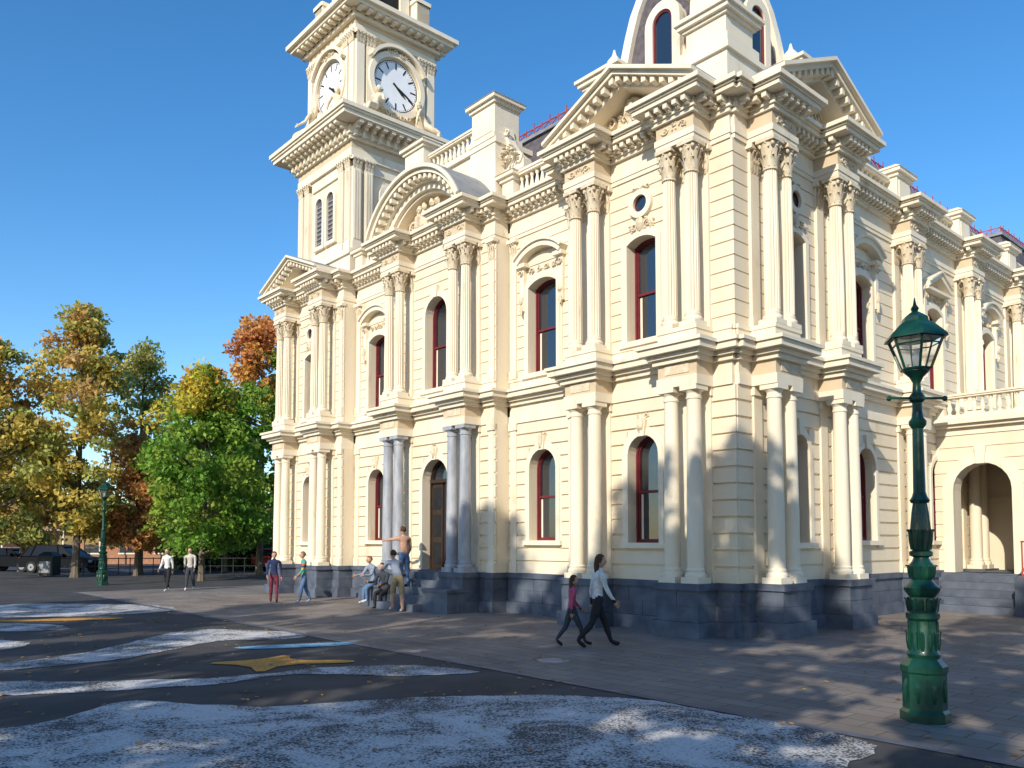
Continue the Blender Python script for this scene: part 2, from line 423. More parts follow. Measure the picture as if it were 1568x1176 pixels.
def arcp(r,n=28,f=1.0): return [(C+r*math.sin(-a0*f+2*a0*f*i/n),zc+r*math.cos(-a0*f+2*a0*f*i/n)) for i in range(n+1)]
k='segmental_pediment|trim'
ring(k,arcp(Rr+.22),arcp(Rr+.12),-.3,1.09,False); ring(k,arcp(Rr+.12),arcp(Rr),-.3,.99,False)
ring('segmental_pediment|lead',arcp(Rr+.245),arcp(Rr+.22),-.3,1.05,False)
ring(k,arcp(Rr),arcp(Rr-.16),-.3,.74,False); ring(k,arcp(Rr-.16),arcp(Rr-.34),-.3,.62,False)
ring(k,arcp(Rr-.34),arcp(Rr-.42),-.3,.5,False)
prism('segmental_pediment|tan',arcp(Rr-.38)+[(C+1.8,11.0),(C-1.8,11.0)],-.3,.16)
for i in range(20):
    t=-a0+2*a0*(i+.5)/20; x=C+(Rr-.07)*math.sin(t); zz=zc+(Rr-.07)*math.cos(t)
    box('modillions|trim',x-.055,x+.055,.7,.95,zz-.07,zz+.05)
ornament('tympanum_carving|orn',C,.2,11.45,2.2,.5,20,.12,5)
for dx,sz in ((-.5,.15),(-.2,.2),(.2,.2),(.5,.15)):
    blob('tympanum_carving|orn',C+dx,.32,11.5,sz*.9,.16,.3,9,6); blob('tympanum_carving|orn',C+dx*.9,.36,11.5+.3+sz*.5,.09,.09,.11,8,6)
box('attic|wall',7.75,12.15,-1.6,-.35,11.2,13.15); box('attic|trim',7.65,12.25,-1.65,-.25,13.15,13.3); box('attic|trim',7.7,12.2,-1.62,-.3,11.2,11.5)
pier(8.25,-.75,.5,.45,13.3,14.6); pier(11.65,-.75,.5,.45,13.3,14.6)
box('attic|trim',7.7,8.8,-1.3,-.28,11.5,13.15);box('attic|trim',11.1,12.2,-1.3,-.28,11.5,13.15)
baluster_row(8.8,11.1,-.6,13.3,14.05)
for (s0,s1,sc) in ((4.9,7.5,7.35),(12.4,15.0,12.55)):
    baluster_row(s0,s1,-.65,11.25,12.15)
for s in (4.75,7.35,12.55,15.15): pier(s,-.65,.22,.22,11.25,12.25); 
volute('attic|trim',7.7,-.8,12.3,.75,1.4,-1); volute('attic|trim',12.2,-.8,12.3,.75,1.4,1)
ornament('attic|orn',7.35,-.42,12.75,.5,.5,9,.12,4); ornament('attic|orn',12.55,-.42,12.75,.5,.5,9,.12,5)
# ---- side façade
setf(SIDE)
lo,up=pav_ops(2.3)
wall('rusticated_walls|wall',.61,4.6,0,ZP-.02,5.02,lo,.6,.33,.05,.05,.002,None)
wall('rusticated_walls|wall',.61,4.6,0,5.8,10.02,up,.6,.30,.025,.03,.002,None)
plinth(.16,4.58,.1215,.6,.002); entab_low(.012,4.59,.091,.5,.002,True,'trim'); entab_up(.012,4.59,.081,.5,.002,False,'trim')
for op in lo+up: window(op,0)
oculus(2.3,0,9.35)
for s in (.95,3.65): pair(s)
pediment(2.3,2.12,.65)
ops=[6.5,11.05,15.35,19.6]
section(4.6,24.6,-.5,[(c,.98,1.9,4.25,'arch') for c in ops],[(c,1.05,6.25,8.7,'seg') for c in ops],.0005,'trim',th=.45)
for i,c in enumerate(ops): hood_seg(c,-.5,tri=(i%2==1))
for s in (8.8,13.2,17.5,21.8): pair(s,oc=-.12,ow=-.5)
for s in (4.45,): pilaster(s,0,.22,pr=.05)
pilaster(4.8,-.5,.22,pr=.06)
for a,b in ((4.9,8.3),(9.3,12.7),(13.7,17.0),(18.0,21.3),(22.3,24.5)): baluster_row(a,b,-.6,11.25,12.05,.24)
for s in (8.8,13.2,17.5,21.8): pier(s,-.55,.42,.26,11.25,12.4)
pier(4.75,-.6,.22,.22,11.25,12.2)
# ---- cores and roofs
setf(FRONT)
box('inner_walls|wall',1.15,19.3,-26,-1.1,0,11.1)
box('inner_walls|wall',15.5,19.88,-4.6,-.61,0,11.1)
box('inner_walls|wall',.62,4.55,-4.55,-.62,0,11.1)
box('roof_deck|lead',.35,19.8,-26,-.35,11.1,11.2)
ZM[0]=False
def mansard(key,a0,a1,b0,b1,z0,z1,ins):
    add(key,[(a0,-b1,z0),(a1,-b1,z0),(a1,-b0,z0),(a0,-b0,z0),(a0+ins,-b1+ins,z1),(a1-ins,-b1+ins,z1),(a1-ins,-b0-ins,z1),(a0+ins,-b0-ins,z1)],BF)
ZR=14.45
mansard('slate_roof|slate',2.0,18.8,2.0,25,10.9,ZR,1.1)
mansard('slate_roof|slate',1.8,9,24,31,10.9,15.2,1.2)
box('slate_roof|lead',3.0,17.8,-24,-3.0,ZR,ZR+.1)
box('slate_roof|lead',2.9,7.9,-29.9,-25.1,15.2,15.32)
def crest(s0,s1,o,z):
    n=int((s1-s0)/.35); k='roof_cresting|red'
    box(k,s0,s1,o-.02,o+.02,z,z+.04); box(k,s0,s1,o-.015,o+.015,z+.22,z+.25)
    for i in range(n+1):
        s=s0+(s1-s0)*i/n
        box(k,s-.015,s+.015,o-.016,o+.016,z,z+.42 if i%2 else z+.3)
        if i<n: 
            m_=(s1-s0)/n
            prism(k,[(s,z+.04),(s+.03,z+.04),(s+m_,z+.22),(s+m_-.03,z+.22)],o-.01,o+.01)
            prism(k,[(s,z+.22),(s+.03,z+.22),(s+m_,z+.04),(s+m_-.03,z+.04)],o-.012,o+.012)
crest(3.1,17.7,-3.1,ZR+.1)
setf(fr_off(SIDE,0,-3.1)); crest(3.1,23.8,0,ZR+.1); 
setf(fr_off(SIDE,0,-3.0)); crest(25.2,29.8,0,15.32)
setf(FRONT); crest(3.0,7.8,-25.2,15.32)
def circ(s,z,r,n=20): return [(s+r*math.cos(2*math.pi*i/n),z+r*math.sin(2*math.pi*i/n)) for i in range(n)]
for s in (7.2,13.0):
    ring('roof_dormers|trim',circ(s,13.2,.5),circ(s,13.2,.36),-3.2,-2.2); prism('roof_dormers|lead',circ(s,13.2,.4),-3.2,-2.3)
# ---- corner dome stage
ca=2.3; cb=-2.3
def sq(key,h,z0,z1,p=0): box(key,ca-h-p,ca+h+p,cb-h-p,cb+h+p,z0,z1)
sq('corner_lantern|wall',1.95,10.95,12.0); sq('corner_lantern|trim',1.95,12.0,12.08,.08); sq('corner_lantern|trim',1.95,12.08,12.2,.18)
for sa in (-1,1):
    for sb in (-1,1):
        x=ca+sa*1.5; y=cb+sb*1.5
        for (h,z0,z1) in ((.62,11.0,11.35),(.56,11.35,12.3),(.6,12.2,12.42),(.5,12.42,12.88),(.56,12.88,12.95),(.64,12.95,13.05),(.70,13.05,13.13),(.5,13.13,13.22)):
            box('corner_lantern|trim',x-h,x+h,y-h,y+h,z0,z1)
        if sa<0 and sb>0:
            for h,z0,z1 in ((.42,13.22,13.9),(.5,13.9,14.02),(.36,14.02,14.5),(.46,14.5,14.62),(.2,14.62,15.2)): frustum('corner_lantern|trim',x-sa*.2,y-sb*.2,h,h*.95,z0,z1)
        else:
            lathe('corner_lantern|trim',x,y,[(.2,13.22),(.1,13.3),(.2,13.5),(.18,13.6),(.06,13.75),(.02,13.9)],12)
prof=[(1.75,12.2),(1.52,12.5),(1.38,12.95),(1.28,13.5),(1.2,14.1),(1.1,14.7),(.95,15.3),(.7,15.9),(.6,16.1)]
for i in range(len(prof)-1):
    (h0,z0),(h1,z1)=prof[i],prof[i+1]
    add('corner_lantern|slate',[(ca-h0,cb-h0,z0),(ca+h0,cb-h0,z0),(ca+h0,cb+h0,z0),(ca-h0,cb+h0,z0),(ca-h1,cb-h1,z1),(ca+h1,cb-h1,z1),(ca+h1,cb+h1,z1),(ca-h1,cb+h1,z1)],BF[2:])
    for sa in (-1,1):
        for sb in (-1,1):
            q=.13
            add('corner_lantern|trim',[(ca+sa*h0+dx,cb+sb*h0+dy,z0) for dx,dy in ((-q,-q),(q,-q),(q,q),(-q,q))]+[(ca+sa*h1+dx,cb+sb*h1+dy,z1) for dx,dy in ((-q,-q),(q,-q),(q,q),(-q,q))],BF)
sq('corner_lantern|trim',.75,16.1,16.3); sq('corner_lantern|trim',.5,16.3,17.2)
for f in (fr_off(FRONT,ca,cb+1.4),fr_off(SIDE,-cb,-(ca-1.4)),fr_off(((OX,OY),(UX,UY),(VX,VY)),ca,-cb+1.4),fr_off(((OX,OY),(VX,VY),(UX,UY)),-cb,ca+1.4)):
    setf(f)
    op=(0,.56,12.75,14.15,'arch')
    prism('corner_lantern|trim',outline(op,.18,closebottom=True),-.6,.05)
    ring('corner_lantern|trim',outline(op,.22),outline(op,.0),.0,.16)
    box('corner_lantern|trim',-.55,.55,-.5,.16,12.2,12.6)
    volute('corner_lantern|trim',-.42,-.05,12.6,.3,.9,-1,.2); volute('corner_lantern|trim',.42,-.05,12.6,.3,.9,1,.2)
    ring('window_frames|maroon',outline(op,0),outline(op,-.05),.05,.12)
    prism('window_glass|glass',outline(op,-.03),.04,.09)
setf(FRONT)
# ---- clock tower
TA=15.7; TW=4.0; TB=.42
setf(fr_off(FRONT,TA,-TB))
def tsq(key,z0,z1,p): box(key,-p,TW+p,-TW-p,p,z0,z1)
tsq('clock_tower|wall',10.9,15.6,-.15)
tsq('clock_tower|trim',10.9,11.9,.06); tsq('clock_tower|trim',11.9,12.1,.14)
tsq('clock_tower|trim',15.45,15.75,.02); tsq('clock_tower|tan',15.75,16.02,-.0); tsq('clock_tower|trim',16.02,16.16,.12)
tsq('clock_tower|trim',16.16,16.4,.2); tsq('clock_tower|trim',16.52,16.66,.72); tsq('clock_tower|trim',16.66,16.74,.78); tsq('clock_tower|trim',16.74,16.88,.84)
tsq('clock_tower|tan',16.4,16.53,.18)
tsq('clock_tower|trim',16.88,17.3,.1)
I=.25
tsq('clock_tower|wall',17.3,20.5,-I-.12)
tsq('clock_tower|trim',20.3,20.5,-I+.02); tsq('clock_tower|tan',20.5,20.7,-I); tsq('clock_tower|trim',20.7,20.84,-I+.15)
tsq('clock_tower|trim',20.95,21.08,.28); tsq('clock_tower|trim',21.08,21.24,.42); tsq('clock_tower|tan',20.84,20.96,-I+.2)
tsq('clock_tower|trim',21.24,21.8,-.45); tsq('clock_tower|wall',21.8,25,-.9); 
add('clock_tower|slate',[(.4,-TW+.4,25),(TW-.4,-TW+.4,25),(TW-.4,-.4,25),(.4,-.4,25),(1.6,-2.4,29),(2.4,-2.4,29),(2.4,-1.6,29),(1.6,-1.6,29)],BF)
faces=[(fr_off(FRONT,TA,-TB),-1),(fr_off(SIDE,TB,-TA),1),
       (fr_off(((OX,OY),(UX,UY),(VX,VY)),TA,TB+TW),1),(fr_off(((OX,OY),(VX,VY),(UX,UY)),TB,TA+TW),-1)]
for f,mir in faces:
    setf(f); K='clock_tower|trim'
    for s in (.24,.72,TW-.72,TW-.24):
        box(K,s-.17,s+.17,-.17,.02,12.1,15.1); box(K,s-.2,s+.2,-.17,.05,12.1,12.4)
        for j in (-1,0,1): box(K,s+j*.1-.03,s+j*.1+.03,0,.045,12.5,15.0)
        for i in range(3):
            leafstrip('clock_tower|orn',s+(i-1)*.12,-.08,15.06,math.pi/2,.13,.2,.1,.06); leafstrip('clock_tower|orn',s+(i-1)*.14,-.08,15.1,math.pi/2,.12,.3,.1,.1)
        box(K,s-.22,s+.22,-.17,.1,15.35,15.453)
    box(K,.96,TW-.96,-.17,-.08,15.05,15.45); box(K,.96,TW-.96,-.17,-.1,12.1,12.6)
    for c in (TW/2-.42,TW/2+.42):
        op=(c,.5,12.85,14.65,'arch'); ring(K,outline(op,.14),outline(op,0),-.17,-.03); prism('clock_tower|slate',outline(op,-.001),-.17,-.12)
        for q in range(9): box('clock_tower|lead',c-.24,c+.24,-.13,-.09,12.95+q*.17,13.0+q*.17)
    for i in range(13):
        s=.02+(TW-.04)*i/12
        box('clock_tower|trim',s-.08,s+.08,.17,.66,16.4,16.515); box('clock_tower|trim',s-.065,s+.065,.17,.45,16.3,16.4); box('clock_tower|trim',s-.055,s+.055,.1,.3,16.1,16.3)
    for s in (I+.2,I+.62,TW-I-.62,TW-I-.2):
        box(K,s-.16,s+.16,-I-.13,-I+.05,17.3,19.95); box(K,s-.19,s+.19,-I-.13,-I+.09,17.3,17.65)
        for i in range(3):
            leafstrip('clock_tower|orn',s+(i-1)*.12,-I-.04,19.85,math.pi/2,.13,.2,.1,.06); leafstrip('clock_tower|orn',s+(i-1)*.14,-I-.04,19.9,math.pi/2,.12,.3,.1,.1)
        box(K,s-.2,s+.2,-I-.13,-I+.12,20.16,20.3)
    cz=18.8; cs=TW/2; o=-I
    ring(K,circ(cs,cz,1.22,40),circ(cs,cz,1.02,40),o-.13,o+.12); ring('clock_tower|tan',circ(cs,cz,1.04,40),circ(cs,cz,.99,40),o-.13,o+.06)
    prism('clock_face|white',circ(cs,cz,1.0,40),o-.13,o-.02)
    ring('clock_face|black',circ(cs,cz,.95,40),circ(cs,cz,.925,40),o-.03,o-.012)
    for hnum in range(60):
        t=2*math.pi*hnum/60; big=hnum%5==0
        r0,r1,wd=(.64,.9,.028) if big else (.86,.92,.008)
        dx,dz=math.sin(t),math.cos(t)
        def q(r,wv): return (cs+dx*r+dz*wv,cz+dz*r-dx*wv)
        prism('clock_face|black',[q(r0,-wd),q(r0,wd),q(r1,wd),q(r1,-wd)],o-.03,o-.013+(.0005 if big else 0))
    for ang,ln,wd in ((4.33*30,.55,.045),(19.5*6,.85,.03)):
        t=R(ang)*mir; dx,dz=math.sin(t),math.cos(t)
        prism('clock_face|black',[(cs-dx*.15+dz*wd*.6,cz-dz*.15-dx*wd*.6),(cs+dx*ln*.6+dz*wd,cz+dz*ln*.6-dx*wd),(cs+dx*ln,cz+dz*ln),(cs+dx*ln*.6-dz*wd,cz+dz*ln*.6+dx*wd),(cs-dx*.15-dz*wd*.6,cz-dz*.15+dx*wd*.6)],o-.012,o+.0+ln*.02)
    def harc(r): return [(cs+r*math.cos(math.pi*(1-i/20)*.7+math.pi*.15),cz+.08+r*math.sin(math.pi*(1-i/20)*.7+math.pi*.15)) for i in range(21)]
    ring(K,harc(1.36),harc(1.24),o-.1,o+.25,False)
    ornament('clock_tower|orn',cs,o+.08,cz+1.18,1.0,.26,10,.09,9)
    ornament('clock_tower|orn',cs,o+.1,cz-1.2,1.2,.24,10,.09,19)
    for i in range(11):
        s=I+(TW-2*I)*i/10
        box(K,s-.07,s+.07,-I+.1,.24,20.84,20.94)
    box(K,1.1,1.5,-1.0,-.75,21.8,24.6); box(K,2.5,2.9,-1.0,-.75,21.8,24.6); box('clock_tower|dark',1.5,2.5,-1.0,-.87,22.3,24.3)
    box(K,.9,3.1,-1.0,-.7,24.6,25)
    for s in (.7,3.3): box(K,s-.3,s+.3,-.95,-.4,21.7,22.6); box(K,s-.36,s+.36,-1.0,-.36,22.6,22.75)
# ---- right hand porch wing
PF=(L2(.52,11.0),(-UX,-UY),(-VX,-VY)); setf(PF)
aop=(1.26,1.5,1.0,4.08,'arch')
wall('porch_wing|wall',0,7.5,0,0.9,4.9,[aop,(4.6,1.5,1.0,4.08,'arch')],.5,.36,.03,.035)
for c in (1.26,4.6):
    op=(c,1.5,1.0,4.08,'arch'); ring('porch_wing|trim',outline(op,.28,closebottom=False),outline(op,0,closebottom=False),-.02,.09,False)
    prism('porch_wing|trim',[(c-.1,4.05),(c+.1,4.05),(c+.15,4.55),(c-.15,4.55)],-.02,.16)
box('porch_wing|trim',0,7.5,-.5,.06,4.9,5.1); box('porch_wing|trim',0,7.5,-.5,.2,5.1,5.2); box('porch_wing|trim',0,7.5,-3.4,.32,5.2,5.36)
box('porch_wing|wall',0,7.5,-3.5,-3.1,.9,5.2); box('porch_wing|blue',0,7.5,-3.5,.1,-.05,.9); box('porch_wing|blue',0,7.5,-3.5,.14,.9,1.0)
box('porch_wing|wall',2.6,2.9,-3.1,-.5,1.0,5.1)
box('porch_wing|trim',0,7.5,-3.09,-3.0,3.1,3.22)
box('porch_wing|maroon',1.2,1.95,-3.11,-3.04,1.0,3.0); box('porch_wing|dark',4.1,5.1,-3.11,-3.03,1.0,3.3)
baluster_row(.35,3.6,0.02,5.36,6.05,.22,'porch_wing|trim'); baluster_row(4.1,7.4,0.02,5.36,6.05,.22,'porch_wing|trim')
for s in (.15,3.85): box('porch_wing|trim',s-.22,s+.22,-.2,.24,5.36,6.12)
for i in range(5): box('porch_steps|blue',.1,2.6,.1,1.9-i*.34,-.05,.2+i*.19)
box('porch_steps|blue',2.62,3.4,.1,2.1,-.05,1.0)
for s in (2.75,):
    for i in range(6): box('porch_steps|red',s-.015,s+.015,.2+i*.34,.23+i*.34,1.0,1.85)
    box('porch_steps|red',s-.02,s+.02,.18,1.95,1.85,1.89)
setf(FRONT)

def build_group(prefix_parent,GG,smooth_angle=32):
    for key,(V,F) in GG.items():
        nm,mt=key.split('|')
        me=bpy.data.meshes.new(nm); me.from_pydata(V,[],F)
        bm=bmesh.new(); bm.from_mesh(me); bmesh.ops.recalc_face_normals(bm,faces=bm.faces); bm.to_mesh(me); bm.free()
        me.polygons.foreach_set('use_smooth',[True]*len(me.polygons)); me.set_sharp_from_angle(angle=R(smooth_angle))
        me.materials.append(M[mt]); ob=bpy.data.objects.new(nm,me); scene.collection.objects.link(ob)
        ob.parent=prefix_parent
def empty(name,loc=(0,0,0)):
    e=bpy.data.objects.new(name,None); e.location=loc; scene.collection.objects.link(e); return e
HALL=empty('town_hall_building')
build_group(HALL,G); G.clear()
# ------------------------------------------------------------------ street lamps
def tube_geo(pts,rads,n=6):
    V=[];F=[]
    pts=[Vector(p) for p in pts]
    for k,p in enumerate(pts):
        d=(pts[min(k+1,len(pts)-1)]-pts[max(k-1,0)]).normalized()
        up=Vector((0,0,1)) if abs(d.z)<.9 else Vector((1,0,0))
        a=d.cross(up).normalized(); b_=d.cross(a)
        for i in range(n):
            t=2*math.pi*i/n; q=p+(a*math.cos(t)+b_*math.sin(t))*rads[k]; V.append((q.x,q.y,q.z))
    for k in range(len(pts)-1):
        for i in range(n):
            j=(i+1)%n; F.append((k*n+i,k*n+j,(k+1)*n+j,(k+1)*n+i))
    F.append(tuple(range(n))); F.append(tuple((len(pts)-1)*n+i for i in range(n)))
    return V,F
def tube3(key,pts,rads,n=6):
    V,F=tube_geo(pts,rads,n); VV,FF=acc(key); m_=len(VV); VV.extend(V); FF.extend([tuple(i+m_ for i in f) for f in F])
def street_lamp(x,y):
    G.clear(); setf(((0,0),(1,0),(0,1)))
    k='post|green'
    lathe(k,0,0,[(.245,0),(.245,.1),(.215,.13),(.215,.5),(.23,.52),(.23,.58),(.16,.66)],8,rot=R(22.5))
    for i in range(8):
        t=2*math.pi*i/8
        blob(k,.197*math.cos(t),.197*math.sin(t),.32,.03,.03,.13,6,5)
    lathe(k,0,0,[(.15,.64),(.165,.7),(.145,.74),(.14,1.05),(.165,1.08),(.165,1.13),(.13,1.16),(.125,1.3),(.17,1.36),(.18,1.4),(.13,1.44),(.09,1.5)],16)
    lathe(k,0,0,[(.1,1.48),(.13,1.56),(.135,1.62),(.09,1.68),(.075,1.72),(.115,1.74),(.115,1.78),(.08,1.8)],16)
    lathe(k,0,0,[(.08,1.8),(.11,1.95),(.085,2.2),(.07,2.3)],20,.14)
    lathe(k,0,0,[(.085,2.3),(.1,2.33),(.075,2.37),(.062,2.42),(.055,3.1),(.085,3.14),(.09,3.18),(.06,3.22),(.05,3.3),(.05,3.38),(.08,3.41),(.08,3.45),(.045,3.5),(.04,3.6),(.07,3.66),(.13,3.72),(.13,3.745)],16)
    for i in range(12):
        t=2*math.pi*i/12; leafstrip(k,0,0,1.8,t,.05,.22,.09,.03); leafstrip(k,0,0,1.5,t,.05,.14,.11,.03); leafstrip(k,0,0,1.14,t,.06,.15,.135,.03); leafstrip(k,0,0,.74,t,.05,.2,.142,.02)
    for i in range(8):
        c_,s_=.14*math.cos(i*math.pi/4),.14*math.sin(i*math.pi/4); box(k,c_-.012,c_+.012,s_-.012,s_+.012,.76,1.05)
    box(k,-.3,.3,-.012,.012,3.42,3.444); blob(k,-.3,0,3.43,.03,.03,.03); blob(k,.3,0,3.43,.03,.03,.03)
    n=6
    def ringp(r,z): return [(r*math.cos(2*math.pi*i/n+.3),r*math.sin(2*math.pi*i/n+.3),z) for i in range(n)]
    lo_=ringp(.15,3.745); hi=ringp(.28,4.08)
    V=lo_+hi; add('glass|lglass',[(p[0]*.98,p[1]*.98,p[2]) for p in V],[(i,(i+1)%n,n+(i+1)%n,n+i) for i in range(n)])
    for i in range(n):
        a=Vector(lo_[i]); b_=Vector(hi[i]); 
        tube3('post|green',[a,b_],[.014,.014]); j=(i+1)%n
        tube3('post|green',[a,Vector(lo_[j])],[.014,.014]); tube3('post|green',[b_,Vector(hi[j])],[.018,.018])
        tube3('post|green',[a.lerp(b_,.78),Vector(lo_[j]).lerp(Vector(hi[j]),.78)],[.008,.008])
    lathe('post|green',0,0,[(.33,4.07),(.32,4.10),(.2,4.22),(.14,4.26),(.13,4.31),(.06,4.36),(.03,4.38),(.045,4.41),(.02,4.45),(.005,4.53)],6,rot=.3)
    lathe('lamp_bulb|white',0,0,[(.02,3.76),(.035,3.8),(.045,3.88),(.03,3.95),(.01,3.97)],8)
    e=empty('street_lamp',(x,y,0)); build_group(e,G); G.clear()
street_lamp(4.37,8.74); street_lamp(-17.4,34.8)
# ------------------------------------------------------------------ ground
def sheet(name,poly,z,mat,rot=0,loc=(0,0)):
    me=bpy.data.meshes.new(name); me.from_pydata([(x,y,0) for x,y in poly],[],[tuple(range(len(poly)))]); me.materials.append(mat)
    ob=bpy.data.objects.new(name,me); ob.location=(loc[0],loc[1],z); ob.rotation_euler=(0,0,rot); scene.collection.objects.link(ob); return ob
asph=mat_noise('asphalt',(.048,.046,.048),(.078,.075,.078),.8,.85,.5,120)
sheet('ground',[(-600,-300),(600,-300),(600,900),(-600,900)],0,asph)
def paver_mat():
    m,nt,b=new_mat('stone_pavers')
    tc=nt.nodes.new('ShaderNodeTexCoord'); br=nt.nodes.new('ShaderNodeTexBrick'); nt.links.new(tc.outputs['Object'],br.inputs[0])
    br.inputs['Scale'].default_value=1.0; br.inputs['Brick Width'].default_value=.6; br.inputs['Row Height'].default_value=.3; br.inputs['Mortar Size'].default_value=.007
    br.inputs['Color1'].default_value=(.20,.17,.15,1); br.inputs['Color2'].default_value=(.25,.215,.19,1); br.inputs['Mortar'].default_value=(.085,.075,.068,1)
    n=nt.nodes.new('ShaderNodeTexNoise'); n.inputs['Scale'].default_value=.7; n.inputs['Detail'].default_value=8; nt.links.new(tc.outputs['Object'],n.inputs[0])
    mr=nt.nodes.new('ShaderNodeMapRange'); mr.inputs[1].default_value=.3; mr.inputs[2].default_value=.7; mr.inputs[3].default_value=.72; mr.inputs[4].default_value=1.2; nt.links.new(n.outputs[0],mr.inputs[0])
    mx=nt.nodes.new('ShaderNodeVectorMath'); mx.operation='SCALE'; nt.links.new(br.outputs[0],mx.inputs[0]); nt.links.new(mr.outputs[0],mx.inputs['Scale'])
    vo=nt.nodes.new('ShaderNodeTexVoronoi'); vo.inputs['Scale'].default_value=2.3; nt.links.new(tc.outputs['Object'],vo.inputs[0])
    st=nt.nodes.new('ShaderNodeMapRange'); st.inputs[1].default_value=.03; st.inputs[2].default_value=.07; st.inputs[3].default_value=.6; st.inputs[4].default_value=1.0; nt.links.new(vo.outputs['Distance'],st.inputs[0])
    mx2=nt.nodes.new('ShaderNodeVectorMath'); mx2.operation='SCALE'; nt.links.new(mx.outputs[0],mx2.inputs[0]); nt.links.new(st.outputs[0],mx2.inputs['Scale'])
    nt.links.new(mx2.outputs[0],b.inputs['Base Color']); b.inputs['Roughness'].default_value=.8; b.inputs['Specular IOR Level'].default_value=.25
    bp=nt.nodes.new('ShaderNodeBump'); bp.inputs['Strength'].default_value=.4; bp.inputs['Distance'].default_value=.01; bp.invert=True
    nt.links.new(br.outputs['Fac'],bp.inputs['Height']); nt.links.new(bp.outputs[0],b.inputs['Normal']); return m
rotu=math.atan2(UY,UX)
sheet('pavement',[(-45,-45),(24,-45),(24,6.05),(-45,6.05)],.004,paver_mat(),rotu,(OX,OY))
sheet('pavement_edging',[(-45,6.0),(24,6.0),(24,6.16),(-45,6.16)],.009,M['blue'],rotu,(OX,OY))
def paint_mat(name,col,wear=.5,under=(.075,.074,.077)):
    m,nt,b=new_mat(name); tc=nt.nodes.new('ShaderNodeTexCoord')
    n=nt.nodes.new('ShaderNodeTexNoise'); n.inputs['Scale'].default_value=1.0; n.inputs['Detail'].default_value=14; n.inputs['Roughness'].default_value=.74; n.inputs['Distortion'].default_value=.8; nt.links.new(tc.outputs['Object'],n.inputs[0])
    n2=nt.nodes.new('ShaderNodeTexVoronoi'); n2.inputs['Scale'].default_value=40; nt.links.new(tc.outputs['Object'],n2.inputs[0])
    ad=nt.nodes.new('ShaderNodeMath'); ad.operation='MULTIPLY_ADD'; ad.inputs[1].default_value=.32; nt.links.new(n2.outputs['Distance'],ad.inputs[0]); nt.links.new(n.outputs[0],ad.inputs[2])
    cr=nt.nodes.new('ShaderNodeValToRGB'); cr.color_ramp.elements[0].position=wear-.08; cr.color_ramp.elements[1].position=wear+.12
    cr.color_ramp.elements[0].color=(*col,1); cr.color_ramp.elements[1].color=(*under,1)
    e=cr.color_ramp.elements.new(wear); e.color=(*[v*.75+.01 for v in col],1)
    nt.links.new(ad.outputs[0],cr.inputs[0]); nt.links.new(cr.outputs[0],b.inputs['Base Color']); b.inputs['Roughness'].default_value=.8; b.inputs['Specular IOR Level'].default_value=.2; return m
pw=paint_mat('worn_white_paint',(.60,.59,.58),.645); pb=paint_mat('blue_paint',(.18,.42,.60),.7); po=paint_mat('orange_paint',(.62,.30,.06),.72)
def smooth_poly(pts,it=2):
    for _ in range(it):
        q=[]
        for i in range(len(pts)):
            a=pts[i];b_=pts[(i+1)%len(pts)]
            q+=[(a[0]*.75+b_[0]*.25,a[1]*.75+b_[1]*.25),(a[0]*.25+b_[0]*.75,a[1]*.25+b_[1]*.75)]
        pts=q
    return pts
def rough(pts,amp=.07,step=.1):
    out=[]
    for i in range(len(pts)):
        a=Vector(pts[i]);b_=Vector(pts[(i+1)%len(pts)]); n=max(1,int((b_-a).length/step))
        for k in range(n):
            p=a.lerp(b_,k/n); v=noise.noise_vector(Vector((p.x*2.2,p.y*2.2,1)))+.6*noise.noise_vector(Vector((p.x*7,p.y*7,4)))
            v+=1.4*noise.noise_vector(Vector((p.x*.9,p.y*.9,7)))
            out.append((p.x+v.x*amp,p.y+v.y*amp))
    return out
polys=[[(-5.17,8.24),(-4.75,8.68),(-4.7,9.85),(-3.4,9.5),(-2.72,9.35),(-1.47,10.0),(1.2,10.2),(2.3,9.1),(3.6,7.7),(2.6,6.9),(2.2,5),(-6,5),(-6.5,7.8)],
[(-8.5,11.1),(-5.9,11.1),(-4.0,11.3),(-2.25,12.8),(-.1,11.9),(-1.36,11.5),(-3.45,11.75),(-3.55,10.9),(-6.3,10.0),(-9,9.9)],
[(-9.5,12.3),(-7.84,12.6),(-7.16,13.9),(-7.1,15.2),(-6.97,17.8),(-4.0,17.0),(-4.2,15.7),(-5.7,15.8),(-6.0,13.7),(-7.0,12.1),(-9.5,11.4)],
[(-15.4,24.8),(-12,24.6),(-9.6,23.5),(-9.0,21.9),(-11.2,20.2),(-14.5,20.4)],
[(-13,19),(-10,18.6),(-9.2,17.2),(-12.5,17.0)],[(-12.5,15.9),(-9,15.7),(-8.5,14.1),(-11,13.9)]]
for p in polys: sheet('road_painting',rough(smooth_poly(p,2)),.008,pw)
sheet('road_painting',smooth_poly([(-5.1,14.6),(-3.0,15.4),(-2.75,15.1),(-3.3,14.7),(-4.6,14.3)],2),.012,pb)
sheet('road_painting',smooth_poly([(-4.85,12.7),(-4.0,13.1),(-3.7,13.7),(-3.5,13.0),(-2.5,13.05),(-2.45,12.75),(-3.5,12.6),(-3.6,11.7),(-4.0,12.5)],1),.012,po)
sheet('road_painting',smooth_poly([(-12.5,19.6),(-9.6,20.2),(-9.4,19.9),(-10.5,19.3),(-12.4,19.1)],1),.012,po)
def manhole(x,y,r):
    G.clear(); setf(((0,0),(1,0),(0,1)))
    lathe('cover|lead',0,0,[(r,0.0),(r,.010),(r*.94,.012)],24)
    e=empty('manhole_cover',(x,y,0)); build_group(e,G); G.clear()
manhole(.65,13.0,.26)
rnd=random.Random(3); V=[];F=[]
